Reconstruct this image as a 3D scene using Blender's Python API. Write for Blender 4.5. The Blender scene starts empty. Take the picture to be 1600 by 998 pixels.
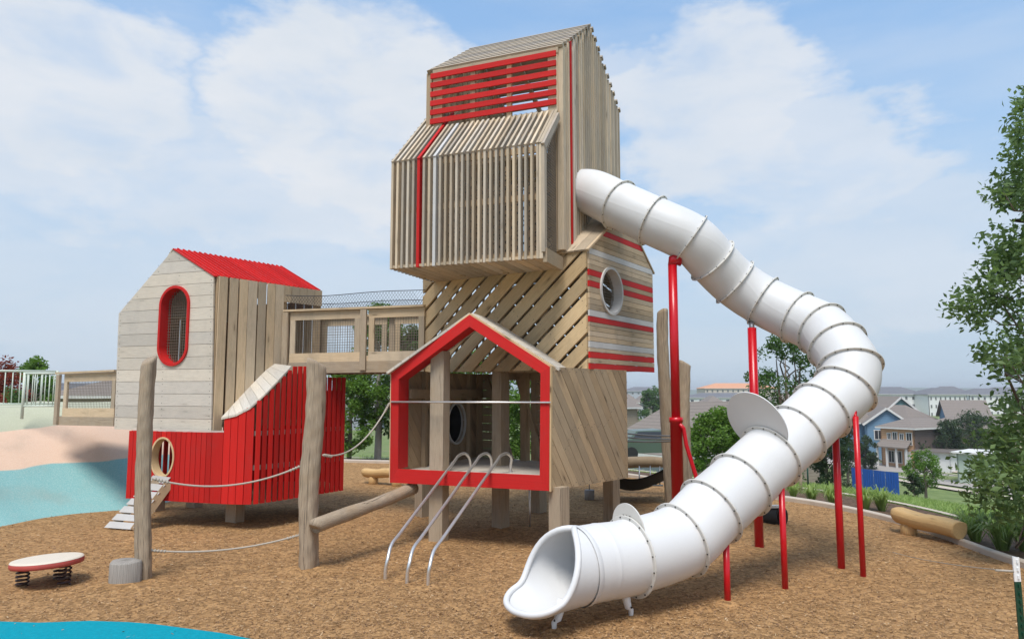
import bpy, bmesh, math, random
import numpy as np
from mathutils import Vector as V, Matrix
R = math.radians
rnd = random.Random(7)
C = bpy.context.scene.collection
S = bpy.context.scene
# ------------------------------------------------------------------ camera, world, sun, exposure
CAMZ, FPX, PITCH = 2.2, 1100.0, math.atan(111/1100)
cam = bpy.data.cameras.new('camera'); camo = bpy.data.objects.new('camera', cam); C.objects.link(camo)
camo.location = (0, 0, CAMZ); camo.rotation_euler = (R(90)+PITCH, 0, 0)
cam.sensor_width = 36; cam.lens = 36*FPX/1600; cam.clip_end = 9000; cam.clip_start = 0.05
S.camera = camo
SUN_EL, SUN_AZ = 61, -168          # azimuth measured from +Y towards +X
world = bpy.data.worlds.new('World'); S.world = world; world.use_nodes = True
S.view_settings.view_transform = 'Standard'; S.view_settings.look = 'None'
S.view_settings.exposure = 0.80; S.view_settings.gamma = 1; S.view_settings.use_curve_mapping = False

class NT:
    """small helper round a node tree"""
    def __init__(s, nt): s.nt = nt; s.n = nt.nodes; s.l = nt.links
    def new(s, t, **kw):
        nd = s.n.new(t)
        for k, v in kw.items():
            if k == 'inp':
                for a, b in v.items(): s.put(nd.inputs[a], b)
            else: setattr(nd, k, v)
        return nd
    def put(s, sock, v):
        if isinstance(v, bpy.types.NodeSocket): s.l.new(v, sock)
        elif isinstance(v, (tuple, list)) and len(v) == 3 and sock.type == 'RGBA': sock.default_value = (*v, 1)
        else: sock.default_value = v
    def math(s, op, a, b=0.0, c=None, clamp=False):
        m = s.n.new('ShaderNodeMath'); m.operation = op; m.use_clamp = clamp
        s.put(m.inputs[0], a); s.put(m.inputs[1], b)
        if c is not None: s.put(m.inputs[2], c)
        return m.outputs[0]
    def mix(s, f, a, b, mode='MIX'):
        m = s.n.new('ShaderNodeMix'); m.data_type = 'RGBA'; m.blend_type = mode; m.clamp_factor = True
        s.put(m.inputs[0], f); s.put(m.inputs[6], a); s.put(m.inputs[7], b)
        return m.outputs[2]
    def ramp(s, f, lo, hi, a=0.0, b=1.0, smooth=True):
        m = s.n.new('ShaderNodeMapRange'); m.interpolation_type = 'SMOOTHSTEP' if smooth else 'LINEAR'
        s.put(m.inputs[0], f); m.inputs[1].default_value = lo; m.inputs[2].default_value = hi
        m.inputs[3].default_value = a; m.inputs[4].default_value = b
        return m.outputs[0]
    def noise(s, vec, scale, detail=4, rough=.55, dist=0):
        m = s.n.new('ShaderNodeTexNoise')
        if vec is not None: s.l.new(vec, m.inputs['Vector'])
        m.inputs['Scale'].default_value = scale; m.inputs['Detail'].default_value = detail
        m.inputs['Roughness'].default_value = rough; m.inputs['Distortion'].default_value = dist
        return m.outputs['Fac']
    def vmul(s, vec, v3, add=None):
        m = s.n.new('ShaderNodeVectorMath'); m.operation = 'MULTIPLY'
        s.put(m.inputs[0], vec); m.inputs[1].default_value = v3
        if add is None: return m.outputs[0]
        a = s.n.new('ShaderNodeVectorMath'); a.operation = 'ADD'
        s.l.new(m.outputs[0], a.inputs[0]); s.put(a.inputs[1], add)
        return a.outputs[0]

w = NT(world.node_tree); w.n.clear()
wout = w.new('ShaderNodeOutputWorld'); bg = w.new('ShaderNodeBackground')
sky = w.new('ShaderNodeTexSky', sky_type='NISHITA', sun_disc=False, sun_elevation=R(SUN_EL), sun_rotation=R(SUN_AZ),
            altitude=150, air_density=1.0, dust_density=2.2, ozone_density=1.6)
tc = w.new('ShaderNodeTexCoord'); sep = w.new('ShaderNodeSeparateXYZ'); w.l.new(tc.outputs['Generated'], sep.inputs[0])
az = w.math('ARCTAN2', sep.outputs[0], sep.outputs[1]); el = w.math('ARCSINE', sep.outputs[2])
comb = w.new('ShaderNodeCombineXYZ'); w.l.new(az, comb.inputs[0]); w.l.new(w.math('MULTIPLY', el, 2.1), comb.inputs[1])
warp = w.noise(w.vmul(comb.outputs[0], (1, 1, 1)), 3.2, 6, .6)
warp2 = w.noise(w.vmul(comb.outputs[0], (1, 1, 1), (7.3, 2.1, 0)), 3.2, 6, .6)
azw = w.math('ADD', az, w.math('MULTIPLY', w.math('SUBTRACT', warp, .5), .50))
elw = w.math('ADD', el, w.math('MULTIPLY', w.math('SUBTRACT', warp2, .5), .30))
def blob(a, e, ra, re, k=1.0):     # a soft cloud bank at azimuth a, elevation e (degrees)
    da = w.math('DIVIDE', w.math('SUBTRACT', azw, R(a)), R(ra)); de = w.math('DIVIDE', w.math('SUBTRACT', elw, R(e)), R(re))
    d = w.math('SQRT', w.math('ADD', w.math('MULTIPLY', da, da), w.math('MULTIPLY', de, de)))
    return w.ramp(d, 0.66, 1.04, k, 0)
BL = [(-34, 21, 13, 9, .95), (-12, 21, 13, 9, 1.0), (-24, 16, 22, 6, .75), (17, 21.5, 11, 7.5, .9), (24, 16, 12, 5.5, .75), (30, 10, 20, 6, .55),
      (-24, 7, 26, 7, .45), (6, 24, 7, 4, .6), (-35, 29, 6, 3, .55), (10, 46, 30, 9, .7), (-40, 50, 24, 10, .8), (70, 25, 25, 12, .9), (-80, 25, 25, 13, .9),
      (120, 35, 30, 16, .9), (180, 28, 40, 12, .9), (-135, 45, 30, 14, .8), (38, 33, 4, 2.2, .35)]
cl = None
for b in BL:
    x = blob(*b); cl = x if cl is None else w.math('MAXIMUM', cl, x)
fine = w.noise(comb.outputs[0], 6.5, 8, .58, .3)
cl = w.math('MULTIPLY', cl, w.ramp(fine, .28, .56, .60, 1.0))
veil = w.ramp(w.noise(w.vmul(comb.outputs[0], (1, 2.2, 1), (3, 1, 0)), 2.6, 5, .55), .35, .75, 0, .28)
cl = w.math('MAXIMUM', cl, veil)
hz = w.ramp(el, R(-2), R(26), 1.0, 0.0)       # pale air near the horizon
shade = w.noise(w.vmul(comb.outputs[0], (1, 1.5, 1), (1.7, 5.2, 0)), 4.5, 6, .55)
top_ = w.mix(w.ramp(el, R(10), R(42)), (2.05, 3.2, 4.65), (1.35, 2.5, 4.35))
skyc = w.mix(.75, sky.outputs[0], top_)
pale = w.mix(w.math('MULTIPLY', hz, .85), skyc, (2.75, 3.3, 3.85))
cloudc = w.mix(shade, (3.05, 3.5, 4.05), (4.4, 4.43, 4.55))
final = w.mix(cl, pale, cloudc)
w.l.new(final, bg.inputs[0]); bg.inputs[1].default_value = 0.116
w.l.new(bg.outputs[0], wout.inputs[0])
sun = bpy.data.lights.new('sun', 'SUN'); sun.energy = 2.0; sun.angle = R(22.0); sun.color = (1, .955, .89)
suno = bpy.data.objects.new('sun', sun); C.objects.link(suno)
_d = V((math.sin(R(SUN_AZ))*math.cos(R(SUN_EL)), math.cos(R(SUN_AZ))*math.cos(R(SUN_EL)), math.sin(R(SUN_EL))))
suno.rotation_euler = _d.to_track_quat('Z', 'Y').to_euler(); suno.location = _d*60

# ------------------------------------------------------------------ measuring helpers
def ray(px, py):
    x, y = (px-800)/FPX, (499-py)/FPX
    c, s = math.cos(PITCH), math.sin(PITCH)
    return V((x, c-y*s, s+y*c))
def at(px, py, d):
    r = ray(px, py); return V((0, 0, CAMZ)) + r*(d/r.y)
def onz(px, py, z=0.0):
    r = ray(px, py); return V((0, 0, CAMZ)) + r*((z-CAMZ)/r.z)
def onp(px, py, a, b):             # on the upright plane through a and b
    n = V((-(b.y-a.y), b.x-a.x, 0)); o = V((0, 0, CAMZ)); r = ray(px, py)
    return o + r*((a-o).dot(n)/r.dot(n))

# ------------------------------------------------------------------ mesh collector
class MB:
    def __init__(s): s.v = []; s.f = []; s.uv = []; s.mi = []; s.m = 0; s.smooth = []
    def face(s, idx, uv, smooth=False):
        s.f.append(idx); s.uv.append(uv); s.mi.append(s.m); s.smooth.append(smooth)
    def board(s, c, L, W, T, l, wd, t):
        """box centred at c; L, W, T are unit axes (length, width, thickness)"""
        c, L, W, T = V(c), V(L), V(W), V(T); b = len(s.v); ro, r2 = rnd.uniform(0, 50), rnd.uniform(0, 50)
        for i in (-1, 1):
            for j in (-1, 1):
                for k in (-1, 1): s.v.append(c+L*(i*l/2)+W*(j*wd/2)+T*(k*t/2))
        co = [(i*l/2, j*wd/2, k*t/2) for i in (-1, 1) for j in (-1, 1) for k in (-1, 1)]
        det = L.cross(W).dot(T)
        for q in ((0, 1, 3, 2), (4, 6, 7, 5), (0, 4, 5, 1), (2, 3, 7, 6), (0, 2, 6, 4), (1, 5, 7, 3)):
            if det < 0: q = q[::-1]
            s.face([b+a for a in q], [(co[a][0]+ro, co[a][1]+co[a][2]*1.01+r2) for a in q])
    def beam(s, a, b, wd, t, up=(0, 0, 1)):
        """box from a to b; wd across, t along 'up'"""
        a, b = V(a), V(b); L = (b-a); l = L.length; L.normalize(); up = V(up)
        W = L.cross(up)
        if W.length < 1e-4: W = L.cross(V((1, 0, 0)))
        W.normalize(); T = W.cross(L); s.board((a+b)/2, L, W, T, l, wd, t)
    def prism(s, pts, off, grain=None):
        """polygon pts extruded by vector off"""
        pts = [V(p) for p in pts]; off = V(off); n = len(pts); b = len(s.v); ro, r2 = rnd.uniform(0, 50), rnd.uniform(0, 50)
        N = V((0, 0, 0))
        for i in range(n): N += (pts[i]-pts[0]).cross(pts[(i+1) % n]-pts[0])
        if N.length < 1e-9: return
        if N.dot(off) > 0: pts = pts[::-1]; N = -N
        N.normalize(); g = V(grain) if grain is not None else (pts[1]-pts[0]); g = g.normalized(); h = N.cross(g)
        s.v += pts + [p+off for p in pts]
        U = lambda p: (p.dot(g)+ro, p.dot(h)+p.dot(N)*.9+r2)
        s.face(list(range(b, b+n)), [U(p) for p in pts])
        s.face([b+n+i for i in reversed(range(n))], [U(pts[i]+off) for i in reversed(range(n))])
        for i in range(n):
            j = (i+1) % n; a1, a2, a3, a4 = pts[i], pts[j], pts[j]+off, pts[i]+off
            s.face([b+j, b+i, b+n+i, b+n+j], [U(a2), U(a1), U(a4), U(a3)])
    def tube(s, path, r, n=10, cap=True, closed=False):
        path = [V(p) for p in path]; m = len(path); rs = r if isinstance(r, (list, tuple)) else [r]*m
        t0 = (path[1]-path[0]).normalized(); nrm = t0.orthogonal().normalized(); b = len(s.v); ln = 0
        ro = rnd.uniform(0, 50); lens = []
        for i in range(m):
            if closed: t = (path[(i+1) % m]-path[i-1]).normalized()
            else: t = (path[min(i+1, m-1)]-path[max(i-1, 0)]).normalized()
            nrm = (nrm-t*nrm.dot(t)).normalized(); bn = t.cross(nrm)
            if i: ln += (path[i]-path[i-1]).length
            lens.append(ln)
            for k in range(n):
                a = 2*math.pi*k/n; s.v.append(path[i]+(nrm*math.cos(a)+bn*math.sin(a))*rs[i])
        for i in range(m if closed else m-1):
            for k in range(n):
                k2 = (k+1) % n; i2 = (i+1) % m; rr = max(rs[i], .01)
                s.face([b+i*n+k, b+i*n+k2, b+i2*n+k2, b+i2*n+k], [(lens[i]+ro, 6.28*rr*k/n), (lens[i]+ro, 6.28*rr*(k+1)/n),
                        (lens[i2]+ro, 6.28*rr*(k+1)/n), (lens[i2]+ro, 6.28*rr*k/n)], True)
        if cap and not closed:
            s.face([b+k for k in reversed(range(n))], [(ro+.01*math.cos(k), .3+.01*k) for k in range(n)])
            s.face([b+(m-1)*n+k for k in range(n)], [(ro+.01*math.cos(k), .3+.01*k) for k in range(n)])
    def grid(s, P, smooth=True, flip=False):
        """P[i][j] points"""
        b = len(s.v); n, m = len(P), len(P[0])
        for r_ in P: s.v += [V(p) for p in r_]
        for i in range(n-1):
            for j in range(m-1):
                q = [b+i*m+j, b+i*m+j+1, b+(i+1)*m+j+1, b+(i+1)*m+j]
                if flip: q = q[::-1]
                s.face(q, [(s.v[a].x, s.v[a].y) for a in q], smooth)
    def build(s, name, mats, parent=None, loc=None):
        me = bpy.data.meshes.new(name); o = bpy.data.objects.new(name, me); C.objects.link(o)
        root = V((0, 0, 0))
        if parent is not None:
            o.parent = parent; r_ = parent
            while r_ is not None: root += r_.location; r_ = r_.parent
        if loc is not None: o.location = V(loc); root += V(loc)
        me.from_pydata([tuple(p-root) for p in s.v], [], s.f)
        uvl = me.uv_layers.new(name='UVMap'); flat = [c for f in s.uv for uv in f for c in uv]
        uvl.data.foreach_set('uv', flat)
        if not isinstance(mats, (list, tuple)): mats = [mats]
        for m in mats: me.materials.append(m)
        me.polygons.foreach_set('material_index', s.mi); me.polygons.foreach_set('use_smooth', s.smooth)
        me.update(); return o
def tag(o, label=None, cat=None, group=None, kind=None):
    if label: o['label'] = label
    if cat: o['category'] = cat
    if group: o['group'] = group
    if kind: o['kind'] = kind
    return o
def thing(name, label, cat, loc, group=None):
    o = bpy.data.objects.new(name, None); C.objects.link(o); o.location = V(loc); o.empty_display_size = .2
    return tag(o, label, cat, group)
def copy_tree(o, parent=None):
    c = o.copy(); C.objects.link(c)
    if parent is not None: c.parent = parent
    for ch in list(o.children): copy_tree(ch, c)
    return c
def clip(poly, n, d):
    """keep the part of the 2-D polygon where n.p <= d"""
    out = []
    for i in range(len(poly)):
        p, q = poly[i], poly[(i+1) % len(poly)]; a, b = n[0]*p[0]+n[1]*p[1]-d, n[0]*q[0]+n[1]*q[1]-d
        if a <= 0: out.append(p)
        if (a < 0 < b) or (b < 0 < a):
            t = a/(a-b); out.append((p[0]+(q[0]-p[0])*t, p[1]+(q[1]-p[1])*t))
    return out
class Face:
    """upright (or sloping) plane frame: O origin, U along, W up, N outward"""
    def __init__(s, O, U, W=(0, 0, 1), out=None):
        s.O = V(O); s.U = V(U).normalized(); W = V(W); s.W = (W-s.U*W.dot(s.U)).normalized(); s.N = s.U.cross(s.W)
        if out is not None and s.N.dot(V(out)) < 0: s.N = -s.N
    def p(s, u, v, n=0): return s.O+s.U*u+s.W*v+s.N*n
    def q(s, P): d = V(P)-s.O; return (d.dot(s.U), d.dot(s.W))
def clad(mb, fr, poly, ang, width, gap, thick, off=0.0, phase=0.0, mat=None, jit=0.0, screws=None):
    """clothe a polygon on a face with boards running at angle ang (degrees from U)"""
    a = R(ang); d = (math.cos(a), math.sin(a)); n = (-d[1], d[0])
    vals = [n[0]*p[0]+n[1]*p[1] for p in poly]; lo, hi = min(vals), max(vals); k = 0
    x = lo-phase*width
    while x < hi:
        pg = clip(clip(poly, n, x+width-gap), (-n[0], -n[1]), -x)
        if len(pg) > 2:
            ar = abs(sum(pg[i][0]*pg[(i+1) % len(pg)][1]-pg[(i+1) % len(pg)][0]*pg[i][1] for i in range(len(pg))))/2
            if ar > 4e-4:
                if mat: mb.m = mat(k, (x-lo))
                j = rnd.uniform(0, jit)
                mb.prism([fr.p(u, v, off) for u, v in pg], fr.N*(thick+j), fr.U*d[0]+fr.W*d[1])
                if screws is not None:
                    mid_ = x+(width-gap)/2; tv = []
                    for i in range(len(pg)):
                        p_, q_ = pg[i], pg[(i+1) % len(pg)]; A, B = n[0]*p_[0]+n[1]*p_[1]-mid_, n[0]*q_[0]+n[1]*q_[1]-mid_
                        if A*B < 0: s_ = A/(A-B); tv.append((p_[0]+(q_[0]-p_[0])*s_)*d[0]+(p_[1]+(q_[1]-p_[1])*s_)*d[1])
                    if len(tv) >= 2 and max(tv)-min(tv) > .2:
                        mb.m = screws; ends = [min(tv)+.045, max(tv)-.045]+([(min(tv)+max(tv))/2] if max(tv)-min(tv) > 1.2 else [])
                        for e_ in ends:
                            for o_ in (-.28, .28):
                                v_ = mid_+o_*(width-gap); c_ = fr.p(d[0]*e_+n[0]*v_, d[1]*e_+n[1]*v_, off+thick+j)
                                mb.tube([c_+fr.N*.0006, c_+fr.N*.0025], .0065, 6)
                        mb.m = 0
        x += width; k += 1
    mb.m = 0
def boolean_cut(o, cutters):
    for c in cutters:
        m = o.modifiers.new('cut', 'BOOLEAN'); m.operation = 'DIFFERENCE'; m.solver = 'EXACT'; m.object = c
        m.use_self = False
    bpy.context.view_layer.update()
    dg = bpy.context.evaluated_depsgraph_get(); me = bpy.data.meshes.new_from_object(o.evaluated_get(dg))
    o.modifiers.clear(); old = o.data; o.data = me; bpy.data.meshes.remove(old)
    for c in cutters: bpy.data.objects.remove(c)
def oval(fr, cu, cv, a, b, n=40, straight=0.0):
    """oval or stadium outline on a face"""
    out = []
    for k in range(n):
        t = 2*math.pi*(k+.5)/n; out.append((cu+a*math.cos(t), cv+b*math.sin(t)+(straight if math.sin(t) > 0 else -straight)))
    return out
def ring(mb, fr, o1, o2, n0, n1):
    """frame between outlines o1 (outer) and o2 (inner), from n0 to n1 along the normal"""
    n = len(o1)
    P = [[fr.p(*o2[k % n], n0) for k in range(n+1)], [fr.p(*o2[k % n], n1) for k in range(n+1)],
         [fr.p(*o1[k % n], n1) for k in range(n+1)], [fr.p(*o1[k % n], n0) for k in range(n+1)], [fr.p(*o2[k % n], n0) for k in range(n+1)]]
    mb.grid(P, smooth=False)
def mesh_wires(mb, fr, poly, pitch, r, off=0.0, ang=0):
    for a_ in (ang, ang+90):
        a = R(a_); d = (math.cos(a), math.sin(a)); n = (-d[1], d[0])
        vals = [n[0]*p[0]+n[1]*p[1] for p in poly]; x = min(vals)+pitch/2
        while x < max(vals):
            hits = []
            for i in range(len(poly)):
                p, q = poly[i], poly[(i+1) % len(poly)]; A, B = n[0]*p[0]+n[1]*p[1]-x, n[0]*q[0]+n[1]*q[1]-x
                if A*B < 0: t = A/(A-B); hits.append((p[0]+(q[0]-p[0])*t, p[1]+(q[1]-p[1])*t))
            if len(hits) >= 2:
                hits.sort(key=lambda h: h[0]*d[0]+h[1]*d[1])
                mb.beam(fr.p(*hits[0], off), fr.p(*hits[-1], off), 2*r, 2*r, up=fr.N)
            x += pitch

# ------------------------------------------------------------------ materials
def mat(name):
    m = bpy.data.materials.new(name); m.use_nodes = True; t = NT(m.node_tree); t.n.clear()
    o = t.new('ShaderNodeOutputMaterial'); p = t.new('ShaderNodeBsdfPrincipled'); t.l.new(p.outputs[0], o.inputs[0])
    return m, t, p
def simple(name, col, rough=.6, metal=0, var=.08, scale=6.0, bump=0.0, spec=.5, vary_island=0.0):
    m, t, p = mat(name); tcn = t.new('ShaderNodeTexCoord')
    n = t.noise(tcn.outputs['Object'], scale, 5, .6)
    c = t.mix(n, tuple(x*(1-var*1.6) for x in col), tuple(min(1, x*(1+var*1.6)) for x in col))
    if vary_island:
        g = t.new('ShaderNodeNewGeometry'); k = t.ramp(g.outputs['Random Per Island'], 0, 1, 1-vary_island, 1+vary_island, False)
        cc = t.new('ShaderNodeCombineColor'); [t.l.new(k, cc.inputs[i]) for i in range(3)]; c = t.mix(1.0, c, cc.outputs[0], 'MULTIPLY')
    t.put(p.inputs['Base Color'], c); p.inputs['Roughness'].default_value = rough; p.inputs['Metallic'].default_value = metal
    p.inputs['Specular IOR Level'].default_value = spec
    if bump:
        bn = t.new('ShaderNodeBump'); bn.inputs['Strength'].default_value = bump; bn.inputs['Distance'].default_value = .01
        t.l.new(t.noise(tcn.outputs['Object'], scale*9, 4), bn.inputs['Height']); t.l.new(bn.outputs[0], p.inputs['Normal'])
    return m
def wood(name, c1, c2, grey, greyk=.5, knots=1.0, isl=.16, rough=.78, grain=.45, dirt=.30, cracks=0.0):
    m, t, p = mat(name); uv = t.new('ShaderNodeUVMap'); g = t.new('ShaderNodeNewGeometry'); tcn = t.new('ShaderNodeTexCoord')
    ri = g.outputs['Random Per Island']
    gv = t.vmul(uv.outputs[0], (1.3, 26, 1)); gr = t.noise(gv, 1.6, 6, .62, .6)
    gf = t.noise(t.vmul(uv.outputs[0], (4, 120, 1)), 1.5, 3, .6)
    base = t.mix(gr, c1, c2)
    r2 = t.math('FRACT', t.math('MULTIPLY', ri, 17.31))
    wx = t.noise(tcn.outputs['Object'], 1.3, 5, .6)
    gk = t.math('MULTIPLY', t.ramp(t.math('ADD', wx, t.math('MULTIPLY', t.math('SUBTRACT', r2, .25), .65)), .38, .95, 0, 1), greyk, clamp=True)
    c = t.mix(gk, base, grey)
    br = t.ramp(ri, 0, 1, 1-isl, 1+isl, False)
    br = t.math('MULTIPLY', br, t.ramp(gf, .25, .75, 1-grain*.35, 1+grain*.22))
    # knots
    vo = t.new('ShaderNodeTexVoronoi'); vo.inputs['Scale'].default_value = 1.0; t.l.new(t.vmul(uv.outputs[0], (2.1, 9.5, 1)), vo.inputs['Vector'])
    sp = t.new('ShaderNodeSeparateColor'); t.l.new(vo.outputs['Color'], sp.inputs[0])
    kn = t.math('MULTIPLY', t.ramp(vo.outputs['Distance'], .05, .16, 1, 0), t.math('GREATER_THAN', sp.outputs[0], .62))
    halo = t.math('MULTIPLY', t.ramp(vo.outputs['Distance'], .10, .42, .35, 0), t.math('GREATER_THAN', sp.outputs[0], .62))
    kk = t.math('MULTIPLY', t.math('ADD', kn, halo, clamp=True), .62*knots)
    cc = t.new('ShaderNodeCombineColor'); [t.l.new(br, cc.inputs[i]) for i in range(3)]
    c = t.mix(1.0, c, cc.outputs[0], 'MULTIPLY')
    c = t.mix(kk, c, tuple(x*.32 for x in c1))
    st = t.noise(t.vmul(tcn.outputs['Object'], (2.2, 2.2, .8)), 1.7, 6, .65)
    c = t.mix(t.ramp(st, .48, .74, 0, dirt), c, tuple(x*.45 for x in grey))
    if cracks:
        ck = t.noise(t.vmul(uv.outputs[0], (.55, 17, 1), (3.3, 8.1, 0)), 1.7, 4, .6, .8); c = t.mix(t.math('MULTIPLY', t.ramp(ck, .36, .43, 1, 0), cracks), c, tuple(x*.28 for x in c1))
        dk = t.noise(t.vmul(tcn.outputs['Object'], (1.2, 1.2, 1.1)), 1.9, 5, .6); c = t.mix(t.ramp(dk, .45, .72, 0, .4), c, (c1[0]*1.05, c1[1]*.92, c1[2]*.75))
    t.put(p.inputs['Base Color'], c); p.inputs['Roughness'].default_value = rough; p.inputs['Specular IOR Level'].default_value = .25
    bn = t.new('ShaderNodeBump'); bn.inputs['Strength'].default_value = grain; bn.inputs['Distance'].default_value = .004
    t.l.new(t.math('ADD', gr, t.math('MULTIPLY', gf, .5)), bn.inputs['Height']); t.l.new(bn.outputs[0], p.inputs['Normal'])
    return m
def red_paint(name, c, isl=.12, rough=.5):
    m, t, p = mat(name); uv = t.new('ShaderNodeUVMap'); g = t.new('ShaderNodeNewGeometry'); tcn = t.new('ShaderNodeTexCoord')
    gr = t.noise(t.vmul(uv.outputs[0], (1.2, 34, 1)), 1.6, 5, .6, .5); wv = t.noise(tcn.outputs['Object'], 2.4, 6, .65)
    col = t.mix(gr, tuple(x*.80 for x in c), tuple(min(1, x*1.15) for x in c))
    col = t.mix(t.ramp(wv, .5, .8, 0, .35), col, (c[0]*.72, c[1]*2.2+.01, c[2]*2.2+.01))
    br = t.ramp(g.outputs['Random Per Island'], 0, 1, 1-isl, 1+isl, False)
    cc = t.new('ShaderNodeCombineColor'); [t.l.new(br, cc.inputs[i]) for i in range(3)]
    col = t.mix(1.0, col, cc.outputs[0], 'MULTIPLY')
    t.put(p.inputs['Base Color'], col); p.inputs['Roughness'].default_value = rough+.1; p.inputs['Specular IOR Level'].default_value = .16
    bn = t.new('ShaderNodeBump'); bn.inputs['Strength'].default_value = .25; bn.inputs['Distance'].default_value = .003
    t.l.new(gr, bn.inputs['Height']); t.l.new(bn.outputs[0], p.inputs['Normal'])
    return m
M = {}
M['wood'] = wood('larch_weathered', (.43, .315, .19), (.64, .50, .335), (.43, .37, .29), .55, isl=.22)
M['wood_new'] = wood('larch_fresh', (.48, .33, .165), (.72, .54, .32), (.47, .38, .255), .35, knots=1.5, isl=.26)
M['wood_pale'] = wood('pine_pale_grey', (.55, .49, .40), (.69, .63, .53), (.51, .48, .43), .7, knots=.5, isl=.10, dirt=.12)
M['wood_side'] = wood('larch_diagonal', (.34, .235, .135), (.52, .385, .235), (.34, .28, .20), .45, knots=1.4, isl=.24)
M['slat'] = wood('bleached_slat', (.45, .355, .24), (.66, .545, .40), (.45, .405, .34), .75, knots=.8, isl=.26)
M['post'] = wood('square_post_wood', (.33, .26, .18), (.46, .37, .27), (.36, .32, .27), .7, knots=.6, isl=.12, cracks=.4)
M['log'] = wood('weathered_log', (.31, .24, .165), (.46, .36, .26), (.37, .32, .265), .8, knots=.45, isl=.05, grain=1.0, dirt=.35, cracks=.75)
M['log_new'] = wood('honey_log', (.52, .32, .135), (.70, .48, .23), (.50, .36, .2), .3, knots=.8, isl=.05, dirt=.1)
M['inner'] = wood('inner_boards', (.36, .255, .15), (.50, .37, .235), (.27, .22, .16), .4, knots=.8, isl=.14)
M['roofwood'] = wood('roof_slat_grey', (.40, .33, .25), (.52, .44, .34), (.36, .32, .28), .8, knots=.3, isl=.12)
M['stump'] = wood('stump_grey', (.24, .215, .19), (.38, .35, .31), (.31, .29, .265), .8, knots=0, grain=1.0)
M['red'] = red_paint('red_painted_timber', (.53, .021, .019))
M['redslat'] = red_paint('red_stained_slats', (.53, .018, .014), isl=.2, rough=.55)
M['white_board'] = simple('white_stained_board', (.55, .54, .52), .6, var=.1, scale=4, vary_island=.06)
M['redmetal'] = simple('red_powder_coat', (.52, .004, .012), .28, var=.02, scale=2)
M['steel'] = simple('stainless_steel', (.74, .72, .69), .36, .85, var=.08, scale=8)
M['galv'] = simple('galvanised_steel', (.42, .43, .44), .45, .8, var=.1)
M['rope'] = simple('pale_rope', (.46, .41, .34), .9, var=.15, scale=60, bump=.6)
M['darknet'] = simple('black_net', (.035, .035, .04), .8, var=.2)
M['wire'] = simple('brown_wire_mesh', (.20, .165, .125), .6, .2, var=.15)
M['bolt'] = simple('dark_bolt', (.05, .048, .045), .4, .6)
M['spring'] = simple('dark_spring', (.055, .032, .028), .5, .3)
M['rubberblack'] = simple('black_rubber', (.018, .018, .019), .85, var=.2, scale=20, bump=.3)
M['cream'] = simple('cream_disc', (.66, .58, .47), .6, var=.05, scale=10)
M['concrete'] = simple('pale_concrete', (.52, .44, .355), .85, var=.12, scale=5, bump=.4)
M['panelgrey'] = simple('grey_plastic_plate', (.64, .64, .63), .5, var=.02)
M['greenpost'] = simple('dark_green_enamel', (.006, .05, .028), .35, var=.15, scale=12)
M['whitepaint'] = simple('white_enamel', (.78, .78, .77), .4, var=.04, scale=10)
def plastic():
    m, t, p = mat('white_slide_plastic'); tcn = t.new('ShaderNodeTexCoord')
    n = t.noise(tcn.outputs['Object'], 2.5, 6, .62); n2 = t.noise(t.vmul(tcn.outputs['Object'], (14, 14, 2)), 2, 4, .6)
    c = t.mix(t.ramp(n, .45, .75, 0, .4), (.69, .69, .685), (.62, .61, .59))
    c = t.mix(t.ramp(n2, .62, .78, 0, .22), c, (.55, .53, .50))
    oi = t.new('ShaderNodeObjectInfo'); kk = t.ramp(oi.outputs['Random'], 0, 1, .93, 1.0, False); cc = t.new('ShaderNodeCombineColor'); [t.l.new(kk, cc.inputs[i]) for i in range(3)]
    c = t.mix(1.0, c, cc.outputs[0], 'MULTIPLY'); fs_ = t.noise(t.vmul(tcn.outputs['Object'], (3, 3, 9)), 6, 5, .75, 1.5); c = t.mix(t.ramp(fs_, .64, .74, 0, .30), c, (.42, .39, .35))
    t.put(p.inputs['Base Color'], c); p.inputs['Roughness'].default_value = .50; p.inputs['Specular IOR Level'].default_value = .45
    p.inputs['Subsurface Weight'].default_value = .0
    bn = t.new('ShaderNodeBump'); bn.inputs['Strength'].default_value = .06; bn.inputs['Distance'].default_value = .02
    t.l.new(n, bn.inputs['Height']); t.l.new(bn.outputs[0], p.inputs['Normal'])
    return m
M['plastic'] = plastic()
M['flange'] = simple('slide_flange', (.62, .60, .55), .5, var=.08, scale=5)
# ------------------------------------------------------------------ the ground
KPX = [(420, 716), (535, 722), (735, 727), (900, 736), (990, 745), (1115, 770), (1230, 781), (1300, 793), (1400, 815), (1500, 850), (1600, 890)]
_k = []
for px, py in KPX:
    g = onz(px, py); _k.append((math.degrees(math.atan2(g.x, g.y)), math.hypot(g.x, g.y)))
_k += [(46, 10.2), (60, 9.6), (90, 9.2), (130, 9), (180, 9)]
_k = [(-180, 9), (-120, 10), (-85, 16), (-60, 26), (-40, 26)] + _k
KA = np.array([a for a, b in _k]); KR = np.array([b for a, b in _k])
def rk(az_deg): return np.interp(az_deg, KA, KR)
def rks(az):
    return sum(rk(az+d) for d in (-2, -1, 0, 1, 2))/5
def tz(x, y):
    r = math.hypot(x, y); a = math.degrees(math.atan2(x, y)); e = r-float(rks(a))
    if e <= 0: return 0.0
    L = 55.0; q = max(0, e-4.4)/L
    base = -.05*min(e, 4.4)-.134*L*(q if q < .8 else .8+.2*(1-math.exp(-(q-.8)/.2)) if q < 3 else 1.0)
    return base-.05*min(1, e/.4)+.12*math.sin(x*.21+1)*math.sin(y*.17)*min(1, e/12)
AZ = sorted(set([round(a, 3) for a in np.arange(-60, 60.1, .75)] + [round(a, 3) for a in np.arange(60, 300.1, 5)]))
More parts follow.
